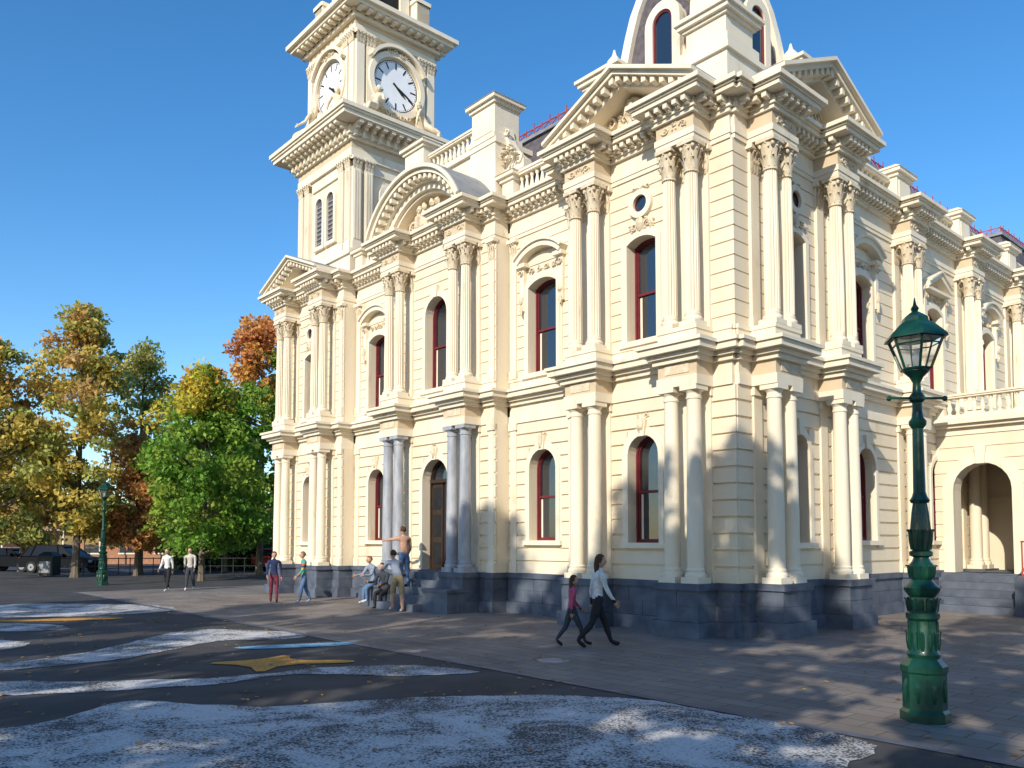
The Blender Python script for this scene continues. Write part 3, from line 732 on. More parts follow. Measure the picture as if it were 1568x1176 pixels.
for i in range(1500):
    x=rnd.uniform(-14,9); y=rnd.uniform(6.5,30); r=rnd.uniform(.02,.045); t=rnd.uniform(0,6.28); n=len(V)
    for q in range(5):
        a=t+q*2*math.pi/5; V.append((x+r*math.cos(a)*(1 if q%2 else .7),y+r*math.sin(a),.016+rnd.uniform(0,.02)))
    F.append(tuple(n+q for q in range(5)))
me=bpy.data.meshes.new('fallen_leaves'); me.from_pydata(V,[],F); me.materials.append(mat_noise('dry_leaf',(.25,.14,.05),(.4,.26,.08),2,.8,0)); ob=bpy.data.objects.new('fallen_leaves',me); scene.collection.objects.link(ob)
# ------------------------------------------------------------------ trees
def leaf_mat():
    m,nt,b=new_mat('leaves'); at=nt.nodes.new('ShaderNodeAttribute'); at.attribute_name='col'
    nt.links.new(at.outputs['Color'],b.inputs['Base Color']); b.inputs['Roughness'].default_value=.65; b.inputs['Specular IOR Level'].default_value=.2
    tr=nt.nodes.new('ShaderNodeBsdfTranslucent'); nt.links.new(at.outputs['Color'],tr.inputs[0]); mx=nt.nodes.new('ShaderNodeMixShader'); mx.inputs[0].default_value=.4
    nt.links.new(b.outputs[0],mx.inputs[1]); nt.links.new(tr.outputs[0],mx.inputs[2]); nt.links.new(mx.outputs[0],nt.nodes['Material Output'].inputs[0]); return m
LM=leaf_mat(); BM=mat_noise('bark',(.10,.08,.06),(.2,.16,.12),6,.9,.5,30,stretch=(1,1,.25))
LM2=mat_noise('street_tree_leaves',(.05,.08,.02),(.10,.12,.035),.6,.8,0)
def tree_mesh(seed,h,r,z0,ncl,npl,ls,pal,shape=.7,cl=(.45,.95),lm=None):
    rng=np.random.default_rng(seed); rn=random.Random(seed)
    cs=[];sz=[]
    while len(cs)<ncl:
        t=rng.random(); Rz=r*(math.sin(math.pi*min(1,(t*.92+.06))**shape))**.7
        th=rng.random()*2*math.pi; lob=1+.28*math.sin(3*th+seed)+.2*math.sin(5*th+seed*2+t*6)
        rho=(rng.random()**.45)*Rz*lob*.92
        z=z0+(h-z0)*t
        cs.append((rho*math.cos(th),rho*math.sin(th),z)); sz.append(rng.uniform(*cl))
    cs=np.array(cs); sz=np.array(sz)
    idx=np.repeat(np.arange(ncl),npl); N=len(idx)
    d=rng.normal(size=(N,3)); d/=np.linalg.norm(d,axis=1)[:,None]; rad=rng.random(N)**.5
    ctr=cs[idx]+d*(rad*sz[idx])[:,None]*np.array([1,1,.7])
    a=rng.normal(size=(N,3)); a/=np.linalg.norm(a,axis=1)[:,None]
    b_=rng.normal(size=(N,3)); b_-=a*(a*b_).sum(1)[:,None]; b_/=np.linalg.norm(b_,axis=1)[:,None]
    s=ls*rng.uniform(.6,1.3,N)[:,None]
    quad=np.stack([ctr-a*s*.6,ctr+b_*s*.38-a*s*.05,ctr+a*s*.6,ctr-b_*s*.38+a*s*.05],1).reshape(-1,3)
    cc=np.array([pal(rn,(cs[i]),h) for i in range(ncl)])
    col=cc[idx]*rng.uniform(.7,1.35,N)[:,None]
    col=np.clip(col,0.003,.9)
    col=np.repeat(np.hstack([col,np.ones((N,1))]),4,0)
    TV=[];TF=[]
    def addt(p,rr,n=7):
        v,f=tube_geo(p,rr,n); m_=len(TV); TV.extend(v); TF.extend([tuple(i+m_ for i in q) for q in f])
    rb=h*.012+.04
    tp=[(0,0,-.1),(0,0,.3),(.05*rn.uniform(-1,1),.05,z0),(.2*rn.uniform(-1,1),.1,(z0+h)*.5),(0,0,h*.9)]
    addt(tp,[rb*1.4,rb,rb*.8,rb*.45,.03],9)
    order=rng.permutation(ncl)[:26]
    for i in order:
        c=cs[i]; zs=max(z0*.75,min(c[2]-.6-abs(c[0])*.3,h*.8)); zs=min(zs,c[2])
        mid=(c[0]*.45,c[1]*.45,zs+(c[2]-zs)*.35)
        addt([(0,0,zs),mid,tuple(c)],[rb*.42,rb*.25,.02],5)
    nt_=len(TV)
    verts=np.vstack([np.array(TV),quad])
    me=bpy.data.meshes.new('tree')
    q=np.arange(N*4).reshape(-1,4)+nt_
    me.from_pydata(verts.tolist(),[],TF+q.tolist())
    ca_=me.color_attributes.new('col','FLOAT_COLOR','POINT')
    full=np.vstack([np.tile([.1,.08,.06,1],(nt_,1)),col]); ca_.data.foreach_set('color',full.astype(np.float32).ravel())
    me.materials.append(BM); me.materials.append(lm or LM)
    mi=np.zeros(len(TF)+N,dtype=np.int32); mi[len(TF):]=1; me.polygons.foreach_set('material_index',mi)
    return me
def put_tree(name,me,x,y,rot=0,sc=1):
    ob=bpy.data.objects.new(name,me); ob.location=(x,y,0); ob.rotation_euler=(0,0,rot); ob.scale=(sc,sc,sc); scene.collection.objects.link(ob); return ob
def p_yel(rn,c,h):
    k=rn.random()
    if k<.45: return (.60,.47,.11)
    if k<.82: return (.40,.41,.11)
    return (.56,.36,.12)
def p_olive(rn,c,h):
    k=rn.random(); return (.36,.38,.12) if k<.5 else ((.48,.42,.12) if k<.85 else (.20,.28,.08))
def p_gro(rn,c,h):
    t=c[2]/h+ (-c[0])*.07+rn.uniform(-.16,.16)
    if t>1.0: return (.70,.34,.05)
    if t>.86: return (.56,.48,.07)
    return (.16,.31,.04) if rn.random()<.55 else (.29,.40,.06)
def p_ora(rn,c,h):
    t=c[2]/h+rn.uniform(-.14,.14)
    if t>.80: return (.70,.38,.10) if rn.random()<.7 else (.60,.27,.10)
    if t>.70: return (.56,.44,.08)
    return (.22,.36,.06)
def p_red(rn,c,h): return (.56,.27,.10) if rn.random()<.5 else (.48,.38,.10)
def p_sh(rn,c,h): return (.08,.11,.03)
put_tree('plane_tree',tree_mesh(11,13.9,3.0,2.2,190,100,.22,p_yel,.8),-22.4,42)
put_tree('poplar_tree',tree_mesh(12,13.3,2.0,2.0,120,90,.2,p_olive,.85),-21.4,47)
put_tree('plane_tree',tree_mesh(13,11.8,3.0,2.0,150,100,.22,p_yel,.8),-25.8,40)
put_tree('maple_tree',tree_mesh(14,9.9,3.1,1.5,180,120,.2,p_gro,.8),-14.6,38.5,.4)
put_tree('maple_tree',tree_mesh(15,14.2,4.0,1.8,230,110,.22,p_ora,.75),-13.9,45)
put_tree('ornamental_pear_tree',tree_mesh(16,7.2,2.4,1.6,80,110,.2,p_red,.75),-20.2,44)
put_tree('maple_tree',tree_mesh(17,8.8,3.0,1.6,110,100,.22,p_gro,.75),-17.5,50)
put_tree('plane_tree',tree_mesh(18,9.5,3.2,1.6,120,90,.24,p_yel,.8),-30,50)
# street trees behind the viewer (cast the dappled shade)
sh1=tree_mesh(21,18.0,4.9,5.0,112,50,.38,p_sh,.75,(.4,.9),LM2); sh2=tree_mesh(22,17.2,4.7,4.5,104,50,.38,p_sh,.75,(.4,.9),LM2)
for i,(x,y,me,sc) in enumerate([(-27,-2,sh1,.92),(-20.5,-3.5,sh2,.98),(-14,-4,sh1,.99),(-9.4,-5.5,sh2,1.0),(-5.4,-3.2,sh1,.84),(.2,-4.2,sh2,.88),(6.5,-4.5,sh1,.88),(11.8,-5,sh2,.95),(-11.5,-11,sh2,1.05),(-2.5,-12,sh1,.90),(7.5,-12,sh2,1.0)]):
    put_tree('street_tree',me,x,y,i*1.3,sc)
rng=np.random.default_rng(5)
def mass(name,xs,ys,hs,n,pal,ls):
    rn=random.Random(9); N=n
    x=rng.uniform(xs[0],xs[1],N); y=rng.uniform(ys[0],ys[1],N)
    top=np.array([hs*(.6+.4*noise.noise(Vector((a*.12,b*.1,3)))+.25*noise.noise(Vector((a*.5,1,2)))) for a,b in zip(x,y)])
    z=rng.random(N)**.7*np.maximum(top,.5)
    c=np.stack([x,y,z],1); a=rng.normal(size=(N,3)); a/=np.linalg.norm(a,axis=1)[:,None]; b_=rng.normal(size=(N,3)); b_/=np.linalg.norm(b_,axis=1)[:,None]
    q=np.stack([c-a*ls,c+b_*ls*.6,c+a*ls,c-b_*ls*.6],1).reshape(-1,3)
    me=bpy.data.meshes.new(name); me.from_pydata(q.tolist(),[],np.arange(N*4).reshape(-1,4).tolist())
    ca_=me.color_attributes.new('col','FLOAT_COLOR','POINT')
    cols=np.array([pal[rn.randrange(len(pal))] for _ in range(N)])*rng.uniform(.6,1.3,N)[:,None]
    ca_.data.foreach_set('color',np.repeat(np.hstack([cols,np.ones((N,1))]),4,0).astype(np.float32).ravel()); me.materials.append(LM)
    ob=bpy.data.objects.new(name,me); scene.collection.objects.link(ob)
mass('distant_trees',(-90,-12),(80,96),10,15000,[(.10,.14,.05),(.15,.17,.06),(.22,.18,.06)],.5)
mass('shrub_hedge',(-22,-11),(52,56),2.6,8000,[(.06,.11,.03),(.09,.15,.04)],.2)
# ------------------------------------------------------------------ houses, cars, fence, bin
M['brickw']=mat_noise('red_brick',(.32,.15,.09),(.42,.22,.13),4,.8,.2,30); M['terr']=mat_noise('terracotta_tiles',(.30,.10,.05),(.38,.15,.08),5,.8,.3,20); M['tin']=mat_noise('iron_roof',(.3,.31,.32),(.4,.4,.41),3,.5,.1,10)
def house(x,y,w,d,h,rot,roof,name='shop_building'):
    G.clear(); setf(((0,0),(1,0),(0,-1)))
    box('walls|brickw',-w/2,w/2,-d/2,d/2,0,h); box('parapet|trim',-w/2-.1,w/2+.1,-d/2-.1,d/2+.1,h,h+.25)
    add('roof|'+roof,[(-w/2-.3,-d/2-.3,h+.25),(w/2+.3,-d/2-.3,h+.25),(w/2+.3,d/2+.3,h+.25),(-w/2-.3,d/2+.3,h+.25),(-w/2+1.5,0,h+1.6),(w/2-1.5,0,h+1.6)],[(0,1,5,4),(3,4,5,2),(0,4,3),(1,2,5),(0,3,2,1)])
    n=int(w/2.5)
    for i in range(n):
        s=-w/2+w*(i+.5)/n; box('windows|glass',s-.6,s+.6,d/2,d/2+.03,.9,2.3); box('windows|trim',s-.7,s+.7,d/2,d/2+.08,.78,.9)
    box('verandah|tin',-w/2,w/2,d/2,d/2+2,2.7,2.8)
    for i in range(n+1): box('verandah|trim',-w/2+w*i/n-.05,-w/2+w*i/n+.05,d/2+1.9,d/2+2,0,2.7)
    e=empty(name,(x,y,0)); e.rotation_euler=(0,0,rot); build_group(e,G); G.clear()
house(-44,72,14,8,3.6,.2,'terr'); house(-30,70,11,8,3.4,.1,'terr'); house(-60,70,12,8,3.8,.3,'terr')
def carm(name,c): return mat_noise(name,c,tuple(v*1.1 for v in c),1,.5,0,spec=.12,coat=0)
M['carblack']=carm('black_car_paint',(.004,.005,.007)); M['carred']=carm('red_car_paint',(.25,.02,.02)); M['carblue']=carm('blue_car_paint',(.02,.05,.2)); M['carsilver']=carm('silver_car_paint',(.25,.26,.28))
M['tyre']=mat_noise('tyre_rubber',(.015,.015,.015),(.025,.025,.025),5,.8,0); M['chrome']=mat_noise('wheel_alloy',(.3,.3,.32),(.4,.4,.42),5,.4,0,metal=.8); M['tail']=mat_noise('tail_lamp',(.3,.01,.01),(.35,.02,.02),5,.3,0)
def car(x,y,rot,paint,suv=True):
    G.clear(); setf(((0,0),(1,0),(0,1)))
    hw=.88; zr=1.62 if suv else 1.42
    body=[(-2.2,.35),(-2.25,.6),(-2.2,.92),(-1.9,1.0),(1.0,1.02),(1.9,.9),(2.2,.75),(2.25,.45),(2.15,.28)]
    ks=[(-hw,.86,.06),(-hw+.08,.97,.0),(-.3,1,0),(.3,1,0),(hw-.08,.97,0),(hw,.86,.06)]
    V=[];F=[];n=len(body)
    for o,sc,dz in ks:
        for s,z in body: V.append((s*(.96+.04*sc),o,(z-.5)*sc+.5))
    for k in range(len(ks)-1):
        for i in range(n):
            j=(i+1)%n; F.append((k*n+i,k*n+j,(k+1)*n+j,(k+1)*n+i))
    F.append(tuple(range(n))); F.append(tuple((len(ks)-1)*n+i for i in range(n)))
    add('body|'+paint,V,F)
    top=[(-1.75,zr-.08),(-1.3,zr),(.1,zr),(.45,zr-.1)]
    bot=[(-2.12,.98),(-1.5,1.0),(.3,1.0),(1.15,1.0)]
    add('cabin|carglass',[(s,-hw+.06,z) for s,z in bot]+[(s,hw-.06,z) for s,z in bot]+[(s,-hw+.22,z-.03) for s,z in top]+[(s,hw-.22,z-.03) for s,z in top],
        [(0,1,9,8),(1,2,10,9),(2,3,11,10),(4,12,13,5),(5,13,14,6),(6,14,15,7),(0,8,12,4),(3,7,15,11),(8,9,13,12),(9,10,14,13),(10,11,15,14)])
    add('roof|'+paint,[(s,sg*(hw-.23),z+dz) for dz in (-.03,.02) for sg in (-1,1) for s,z in top],[(0,1,5,4),(1,2,6,5),(2,3,7,6),(8,12,13,9),(9,13,14,10),(10,14,15,11),(0,8,9,1),(1,9,10,2),(2,10,11,3),(4,5,13,12),(5,6,14,13),(6,7,15,14),(0,4,12,8),(3,11,15,7)])
    for sg in (-1,1):
        for i in range(4):
            tube3('pillars|'+paint,[(bot[i][0],sg*(hw-.055),bot[i][1]-.02),(top[i][0],sg*(hw-.21),top[i][1]-.02)],[.045,.04])
        for wx in (-1.38,1.4):
            def wheel(key,r,o0,o1,nn=20):
                prism(key,[(wx+r*math.cos(2*math.pi*i/nn),.34+r*math.sin(2*math.pi*i/nn)) for i in range(nn)],o0,o1)
            a,b_=sorted((sg*(hw-.2),sg*(hw+.02))); wheel('wheels|tyre',.34,a,b_)
            a,b_=sorted((sg*(hw-.1),sg*(hw+.03))); wheel('wheels|chrome',.2,a,b_)
            wheel('wheels|tyre',.05,*sorted((sg*(hw+.0),sg*(hw+.04))))
        box('lights|white',2.12,2.22,sg*.65-.15,sg*.65+.15,.62,.76); box('lights|tail',-2.26,-2.16,sg*.68-.12,sg*.68+.12,.7,.92)
        box('mirror|'+paint,.55,.75,sg*(hw+.1)-.1,sg*(hw+.1)+.1,1.0,1.13)
    box('bumper|tyre',-2.29,-2.2,-.75,.75,.32,.5); box('bumper|tyre',2.18,2.28,-.75,.75,.3,.45)
    e=empty('parked_car',(x,y,0)); e.rotation_euler=(0,0,rot); build_group(e,G,40); G.clear()
car(-26.6,48.5,R(-8),'carblack'); car(-30.8,50.5,R(-10),'carblack',False); car(-17,60,R(5),'carblue',False); car(-21.5,60,R(5),'carsilver'); car(-14.2,52,R(60),'carred',False)
G.clear(); setf(((0,0),(1,0),(0,1)))
for i in range(26):
    s=-8+i*.62; box('fence|black',s-.02,s+.02,-.02,.02,0,.95)
box('fence|black',-8,7.6,-.015,.015,.88,.93); box('fence|black',-8,7.6,-.015,.015,.45,.49)
e=empty('iron_fence',(-17,46,0)); e.rotation_euler=(0,0,.1); build_group(e,G); G.clear()
box('body|black',-.4,.4,-.4,.4,.05,1.0); box('body|black',-.44,.44,-.44,.44,1.0,1.08); frustum('body|black',0,0,.42,.2,1.08,1.3); box('body|lead',-.3,.3,-.41,-.39,.2,.8)
e=empty('litter_bin',(-24.6,43.5,0)); build_group(e,G); G.clear()
# ------------------------------------------------------------------ people
def cm(name,c,r=.8): return mat_noise(name,tuple(v*.85 for v in c),tuple(min(1,v*1.15) for v in c),14,r,.25,60)
SK=cm('skin',(.50,.29,.20),.55); EY=cm('eye_dark',(.03,.02,.02)); LIP=cm('lips',(.38,.12,.1))
def ell(V,F,MI,c,r,mi,basis=None,n=12,m_=8,fn=None):
    b0=len(V)
    for k in range(m_+1):
        ph=math.pi*k/m_
        for i in range(n):
            t=2*math.pi*i/n; p=Vector((math.sin(ph)*math.cos(t),math.sin(ph)*math.sin(t),math.cos(ph)))
            if fn: p=fn(p)
            p=Vector((p.x*r[0],p.y*r[1],p.z*r[2]))
            if basis: p=basis@p
            V.append(tuple(Vector(c)+p))
    for k in range(m_):
        for i in range(n):
            j=(i+1)%n; F.append((b0+k*n+i,b0+k*n+j,b0+(k+1)*n+j,b0+(k+1)*n+i)); MI.append(mi)
def person(name,x,y,z,face,H,legs,arms,shirt,pants,shoes,hair,lean=0,fore='shirt',shin='pants',longhair=False,female=False,turn=0,sit=False,headpitch=0,stone=None):
    h=H
    J={}
    def d(th,ph=0,sg=0): return Vector((math.sin(ph)*sg,math.sin(th)*math.cos(ph),-math.cos(th)*math.cos(ph)))
    pel=Vector((0,0,.53*h)); ln=R(lean); td=Vector((0,math.sin(ln),math.cos(ln)))
    J['pel']=pel; J['waist']=pel+td*.09*h; J['chest']=pel+td*.2*h; J['uch']=pel+td*.265*h; J['neck']=pel+td*.315*h+Vector((0,.005*h,0)); J['nk2']=J['neck']+Vector((0,math.sin(ln*.5),math.cos(ln*.5)))*.03*h
    sw=.092*h if female else .108*h
    for sd,sg,(hp,kn),(sh,el,ab) in (('l',-1,legs[0],arms[0]),('r',1,legs[1],arms[1])):
        J['hip'+sd]=pel+Vector((sg*.052*h,0,-.025*h)); J['kn'+sd]=J['hip'+sd]+d(R(hp))*.235*h; J['mth'+sd]=J['hip'+sd].lerp(J['kn'+sd],.45)
        J['calf'+sd]=J['kn'+sd]+d(R(hp-kn))*.08*h
        J['an'+sd]=J['kn'+sd]+d(R(hp-kn))*.225*h
        pitch=R(min(0,(hp-kn))*.7)
        fdv=Vector((0,math.cos(pitch),math.sin(pitch)))
        J['ft'+sd]=J['an'+sd]+fdv*.055*h+Vector((0,0,-.022*h)); J['to'+sd]=J['an'+sd]+fdv*.1*h+Vector((0,0,-.028*h))
        J['sh'+sd]=pel+td*.275*h+Vector((sg*sw,0,0))
        J['el'+sd]=J['sh'+sd]+d(R(sh),R(ab),sg)*.17*h
        J['wr'+sd]=J['el'+sd]+d(R(sh+el),R(ab*.3),sg)*.15*h
        J['pa'+sd]=J['wr'+sd]+d(R(sh+el+5),R(ab*.1),sg)*.035*h
    rad={'pel':(.080,.066),'waist':(.066 if female else .078,.056),'chest':(.084 if female else .09,.064),'uch':(.076,.056),'neck':(.034,.034),'nk2':(.031,.031)}
    for sd in 'lr':
        rad.update({'hip'+sd:(.058,.062),'mth'+sd:(.052,.056),'kn'+sd:(.037,.040),'calf'+sd:(.036,.038),'an'+sd:(.023,.025),'ft'+sd:(.026,.024),'to'+sd:(.02,.016),'sh'+sd:(.04,.04),'el'+sd:(.027,.027),'wr'+sd:(.018,.018),'pa'+sd:(.016,.02)})
    names=list(J); ix={k:i for i,k in enumerate(names)}
    bones=[('pel','waist','s'),('waist','chest','s'),('chest','uch','s'),('uch','neck','s'),('neck','nk2','k')]
    for sd in 'lr':
        bones+=[('pel','hip'+sd,'p'),('hip'+sd,'mth'+sd,'p'),('mth'+sd,'kn'+sd,'p'),('kn'+sd,'calf'+sd,'p' if shin=='pants' else 'k'),('calf'+sd,'an'+sd,'p' if shin=='pants' else 'k'),('an'+sd,'ft'+sd,'o'),('ft'+sd,'to'+sd,'o'),('uch','sh'+sd,'s'),('sh'+sd,'el'+sd,'s'),('el'+sd,'wr'+sd,'s' if fore=='shirt' else 'k'),('wr'+sd,'pa'+sd,'k')]
    me=bpy.data.meshes.new('tmp'); me.from_pydata([tuple(J[k]) for k in names],[(ix[a],ix[b]) for a,b,_ in bones],[])
    ob=bpy.data.objects.new('tmp',me); scene.collection.objects.link(ob)
    md=ob.modifiers.new('s','SKIN'); 
    if not me.skin_vertices:
        bpy.context.view_layer.objects.active=ob
        bpy.ops.mesh.customdata_skin_add()
    sv=me.skin_vertices[0].data
    for k in names: sv[ix[k]].radius=(rad[k][0]*h,rad[k][1]*h); sv[ix[k]].use_root=(k=='pel')
    md.branch_smoothing=.4
    sb=ob.modifiers.new('u','SUBSURF'); sb.levels=2; sb.render_levels=2
    dg=bpy.context.evaluated_depsgraph_get(); ev=ob.evaluated_get(dg); em=bpy.data.meshes.new_from_object(ev)
    V=[tuple(v.co) for v in em.vertices]; F=[tuple(p.vertices) for p in em.polygons]; MI=[]
    V=[tuple(Vector(v)+Vector(em.vertices[i].normal)*(noise.noise(Vector(v)*14/h+Vector((x,y,0)))*.007*h)) for i,v in enumerate(V)]
    mid={'k':0,'s':1,'p':2,'o':3}
    segs=[(J[a],J[b],mid[t],max(rad[a][0],rad[b][0])*h) for a,b,t in bones]
    for p in em.polygons:
        c=p.center; best=None
        for a,b,mi,rr in segs:
            ab=b-a; t=max(0,min(1,(c-a).dot(ab)/max(ab.length_squared,1e-9))); dist=(c-(a+ab*t)).length/rr
            if best is None or dist<best[0]: best=(dist,mi)
        mi=best[1]
        if mi==1 and (c-pel).dot(td)<.012*h: mi=2
        MI.append(mi)
    bpy.data.objects.remove(ob)
    for sd,sg in (('l',-1),('r',1)):
        w=J['wr'+sd]; pa=J['pa'+sd]; dr=(pa-w).normalized(); side=Vector((0,1,0)); side=(side-dr*side.dot(dr)).normalized() if abs(dr.y)<.95 else Vector((0,0,1)); nr=dr.cross(side)
        bs=Matrix((nr,side,dr)).transposed()
        ell(V,F,MI,pa,(.009*h,.022*h,.028*h),0,bs,8,6)
        for fi in range(4):
            off=(fi-1.5)*.0105*h; l=(.036,.042,.039,.031)[fi]*h
            b0=pa+dr*.018*h+side*off; p1=b0+dr*l*.5; p2=p1+(dr*.85-nr*sg*.4)*l*.3; p3=p2+(dr*.5-nr*sg*.7)*l*.25
            v,f=tube_geo([b0,p1,p2,p3],[.0055*h,.005*h,.0045*h,.0035*h],5); n0=len(V); V+=v; F+=[tuple(i+n0 for i in q) for q in f]; MI+=[0]*len(f)
        b0=w+dr*.02*h+side*.018*h; v,f=tube_geo([b0,b0+(dr*.5+side*.8)*.02*h,b0+(dr*.9+side*.5)*.04*h],[.0065*h,.006*h,.0045*h],5); n0=len(V); V+=v; F+=[tuple(i+n0 for i in q) for q in f]; MI+=[0]*len(f)
    hp_=R(-headpitch)-ln*.3; ct=R(turn)
    HB=Matrix.Rotation(ct,3,'Z')@Matrix.Rotation(hp_,3,'X')
    hc=J['nk2']+HB@Vector((0,.012*h,.062*h))
    def hd(p):
        q=p.copy()
        if p.z<0: q.x*=1-.28*abs(p.z); 
        if p.z<-.2 and p.y<0: q.y*=.8
        if p.y>.6: q.y*=.96
        return q
    ell(V,F,MI,hc,(.047*h,.057*h,.068*h),0,HB,16,12,hd)
    def hpnt(x_,y_,z_): return hc+HB@Vector((x_*h,y_*h,z_*h))
    ell(V,F,MI,hpnt(0,.058,-.012),(.007*h,.011*h,.015*h),0,HB,7,5)
    for sg in (-1,1):
        ell(V,F,MI,hpnt(sg*.017,.0525,.004),(.006*h,.004*h,.004*h),5,HB,7,5)
        ell(V,F,MI,hpnt(sg*.047,-.002,-.004),(.005*h,.010*h,.015*h),0,HB,7,5)
    ell(V,F,MI,hpnt(0,.050,-.037),(.013*h,.005*h,.004*h),6,HB,7,5)
    def hr_(p):
        q=p.copy()
        if p.y>.1 and p.z<.45: q.y=.1+(p.y-.1)*.1; 
        if p.z<-.3: q.z=-.3+(p.z+.3)*.3
        return q
    ell(V,F,MI,hpnt(0,-.006,.009),(.052*h,.060*h,.068*h),4,HB,16,10,hr_)
    if longhair:
        ell(V,F,MI,hpnt(0,-.045,-.05),(.045*h,.026*h,.095*h),4,HB,12,8)
    lowest=min(v[2] for v in V)
    th=math.atan2(face[1],face[0])-math.pi/2
    Rm=Matrix.Rotation(th,3,'Z')
    zoff=z-(lowest if not sit else pel.z-.075*h)
    V=[tuple(Rm@Vector((v[0],v[1],v[2]+zoff))) for v in V]
    me=bpy.data.meshes.new(name); me.from_pydata(V,[],F)
    for m_ in ((stone,)*7 if stone else (SK,shirt,pants,shoes,hair,EY,LIP)): me.materials.append(m_)
    me.polygons.foreach_set('material_index',MI); me.polygons.foreach_set('use_smooth',[True]*len(F))
    o=bpy.data.objects.new(name,me); o.location=(x,y,0); scene.collection.objects.link(o); return o
c_white=cm('white_knit',(.62,.62,.62)); c_black=cm('black_cloth',(.018,.018,.022)); c_navy=cm('navy_cloth',(.02,.03,.09)); c_denim=cm('denim',(.10,.17,.30)); c_pink=cm('rose_cloth',(.42,.08,.14))
c_dark=cm('charcoal_cloth',(.04,.045,.06)); c_maroon=cm('burgundy_cloth',(.16,.03,.05)); c_grey=cm('grey_blue_cloth',(.24,.28,.36)); c_tan=cm('khaki_cloth',(.38,.29,.17)); c_brown=cm('brown_hair',(.07,.035,.018)); c_blond=cm('fair_hair',(.20,.12,.06)); c_shoe=cm('dark_shoes',(.02,.018,.016)); c_wsh=cm('white_shoes',(.6,.6,.6)); c_cream=cm('cream_jumper',(.5,.46,.4))
m,nt,b=new_mat('striped_jumper'); tc=nt.nodes.new('ShaderNodeTexCoord'); sp=nt.nodes.new('ShaderNodeSeparateXYZ'); nt.links.new(tc.outputs['Object'],sp.inputs[0]); mm=nt.nodes.new('ShaderNodeMath'); mm.operation='MULTIPLY'; mm.inputs[1].default_value=3.2; nt.links.new(sp.outputs['Z'],mm.inputs[0]); fr=nt.nodes.new('ShaderNodeMath'); fr.operation='FRACT'; nt.links.new(mm.outputs[0],fr.inputs[0])
cr=nt.nodes.new('ShaderNodeValToRGB'); cr.color_ramp.interpolation='CONSTANT'; els=cr.color_ramp.elements; els[0].color=(.05,.3,.3,1); els[1].position=.25; els[1].color=(.5,.4,.08,1)
for p_,c_ in ((.45,(.04,.06,.2)),(.65,(.5,.1,.06)),(.82,(.1,.35,.15))):
    e_=els.new(p_); e_.color=(*c_,1)
nt.links.new(fr.outputs[0],cr.inputs[0]); nt.links.new(cr.outputs[0],b.inputs['Base Color']); b.inputs['Roughness'].default_value=.85; c_str=m
person('walking_woman',1.53,14.75,0,(1,.25),1.70,[(26,8),(-20,22)],[(-14,14,5),(16,18,5)],c_white,c_black,c_shoe,c_brown,4,longhair=True,female=True)
person('walking_girl',1.08,14.85,0,(1,.2),1.29,[(-18,20),(26,6)],[(16,25,6),(-16,15,6)],c_pink,c_dark,c_shoe,c_brown,3,longhair=True,female=True)
person('man_in_navy_jacket',-7.35,25.3,0,(.35,-1),1.55,[(12,4),(-10,12)],[(-10,35,8),(15,30,8)],c_navy,c_maroon,c_shoe,c_brown,2)
person('man_in_striped_jumper',-6.34,25.0,0,(-.9,-.35),1.55,[(14,6),(-10,14)],[(12,30,8),(-10,20,8)],c_str,c_denim,c_wsh,c_blond,3)
person('walking_woman',-12.96,30.8,0,(-.1,-1),1.6,[(16,4),(-12,18)],[(-14,15,7),(16,20,7)],c_white,c_black,c_wsh,c_blond,2,longhair=True,female=True)
person('walking_pedestrian',-12.3,31.3,0,(.1,-1),1.62,[(-12,16),(16,4)],[(16,15,7),(-14,20,7)],c_cream,c_dark,c_wsh,c_brown,2)
def LP(a,b): return L2(a,b)
x,y=LP(10.2,-.95); person('shirtless_man',x,y,.6,(-.55,.8),1.68,[(4,4),(-3,4)],[(80,5,30),(10,30,12)],SK,c_denim,c_shoe,c_brown,6,fore='skin')
x,y=LP(9.3,-1.75); person('man_in_shorts',x,y,0,(-.5,.9),1.72,[(24,24),(-6,6)],[(58,20,6),(62,25,6)],c_grey,c_tan,c_wsh,c_brown,34,fore='skin',shin='skin')
x,y=LP(10.75,-1.2); person('seated_person',x,y,.4,(-.5,-.85),1.6,[(72,80),(78,78)],[(30,50,8),(35,55,8)],c_dark,c_black,c_shoe,c_brown,14,sit=True)
x,y=LP(11.4,-1.15); person('seated_person',x,y,.62,(-.75,-.65),1.55,[(66,70),(60,58)],[(28,60,8),(35,45,8)],c_grey,c_denim,c_wsh,c_blond,18,sit=True)
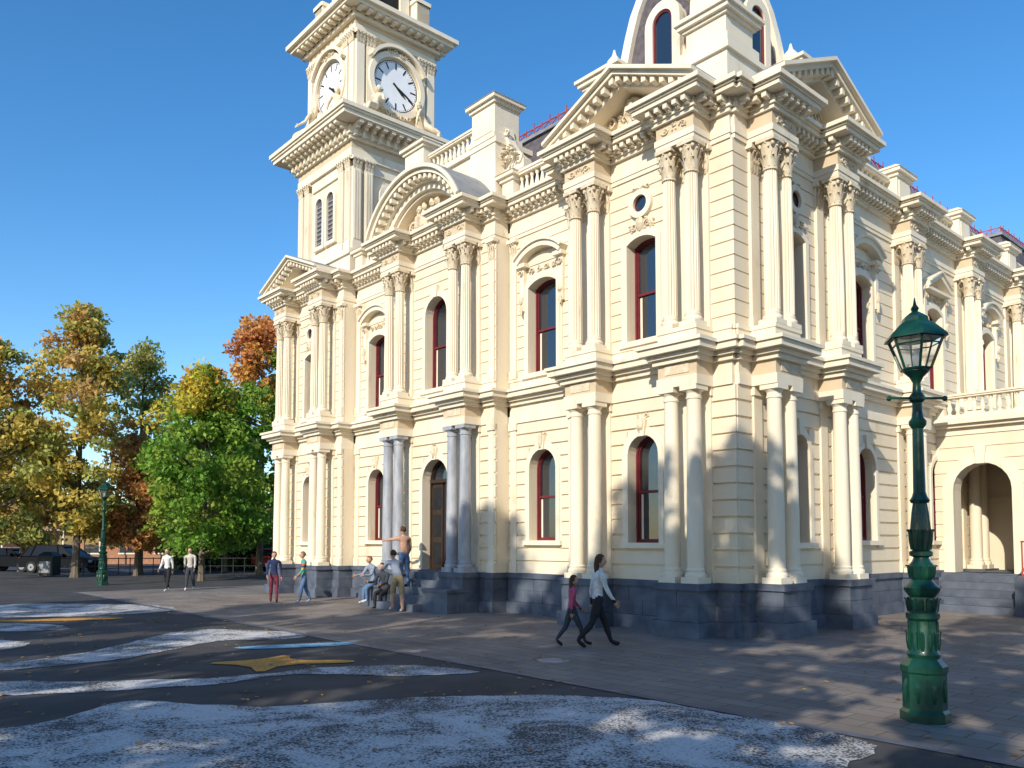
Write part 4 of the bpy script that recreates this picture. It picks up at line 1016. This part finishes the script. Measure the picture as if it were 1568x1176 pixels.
for a_,sdir in ((TA+.85,(-UX,-UY)),(TA+3.15,(UX,UY))):
    x,y=L2(a_,TB-.1); o_=person('carved_figure',x,y,17.35,(sdir[0]-.5*VX,sdir[1]-.5*VY),2.1,[(78,50),(70,80)],[(20,50,20),(-20,10,25)],None,None,None,None,-28,sit=True,female=True,longhair=True,stone=M['orn']); o_.parent=HALL
for b_,sdir in ((TB+.85,(-VX,-VY)),(TB+3.15,(VX,VY))):
    x,y=L2(TA-.1,b_); o_=person('carved_figure',x,y,17.35,(sdir[0]-.5*UX,sdir[1]-.5*UY),2.1,[(78,50),(70,80)],[(20,50,20),(-20,10,25)],None,None,None,None,-28,sit=True,female=True,longhair=True,stone=M['orn']); o_.parent=HALL
# ------------------------------------------------------------------ light, sky, camera
el=R(28); dh=Vector((.46,.888,0)).normalized(); D=Vector((dh.x*math.cos(el),dh.y*math.cos(el),-math.sin(el)))
sl=bpy.data.lights.new('sun','SUN'); sl.energy=5.0; sl.angle=R(.5); sl.color=(1,.915,.77); so=bpy.data.objects.new('sun',sl); so.rotation_euler=D.to_track_quat('-Z','Y').to_euler(); scene.collection.objects.link(so)
w=bpy.data.worlds.new('World'); scene.world=w; w.use_nodes=True; nt=w.node_tree; bg=nt.nodes['Background']; sk=nt.nodes.new('ShaderNodeTexSky'); sk.sky_type='NISHITA'; sk.sun_disc=False
sk.sun_elevation=el; sk.sun_rotation=math.atan2(-dh.x,-dh.y)%(2*math.pi); sk.ozone_density=2.5; sk.air_density=1.0; sk.dust_density=.4; sk.altitude=200
hs_=nt.nodes.new('ShaderNodeHueSaturation'); hs_.inputs['Saturation'].default_value=1.3; hs_.inputs['Value'].default_value=1.5
nt.links.new(sk.outputs[0],hs_.inputs['Color']); nt.links.new(hs_.outputs[0],bg.inputs[0]); bg.inputs[1].default_value=.14
cam=bpy.data.cameras.new('camera'); co=bpy.data.objects.new('camera',cam); scene.collection.objects.link(co); co.location=(0,0,1.9); co.rotation_euler=(R(93),0,0)
cam.sensor_width=36; cam.lens=1250/1568*36; cam.shift_y=.111; cam.clip_end=3000; scene.camera=co
scene.view_settings.view_transform='Standard'; scene.view_settings.look='None'; scene.view_settings.exposure=0
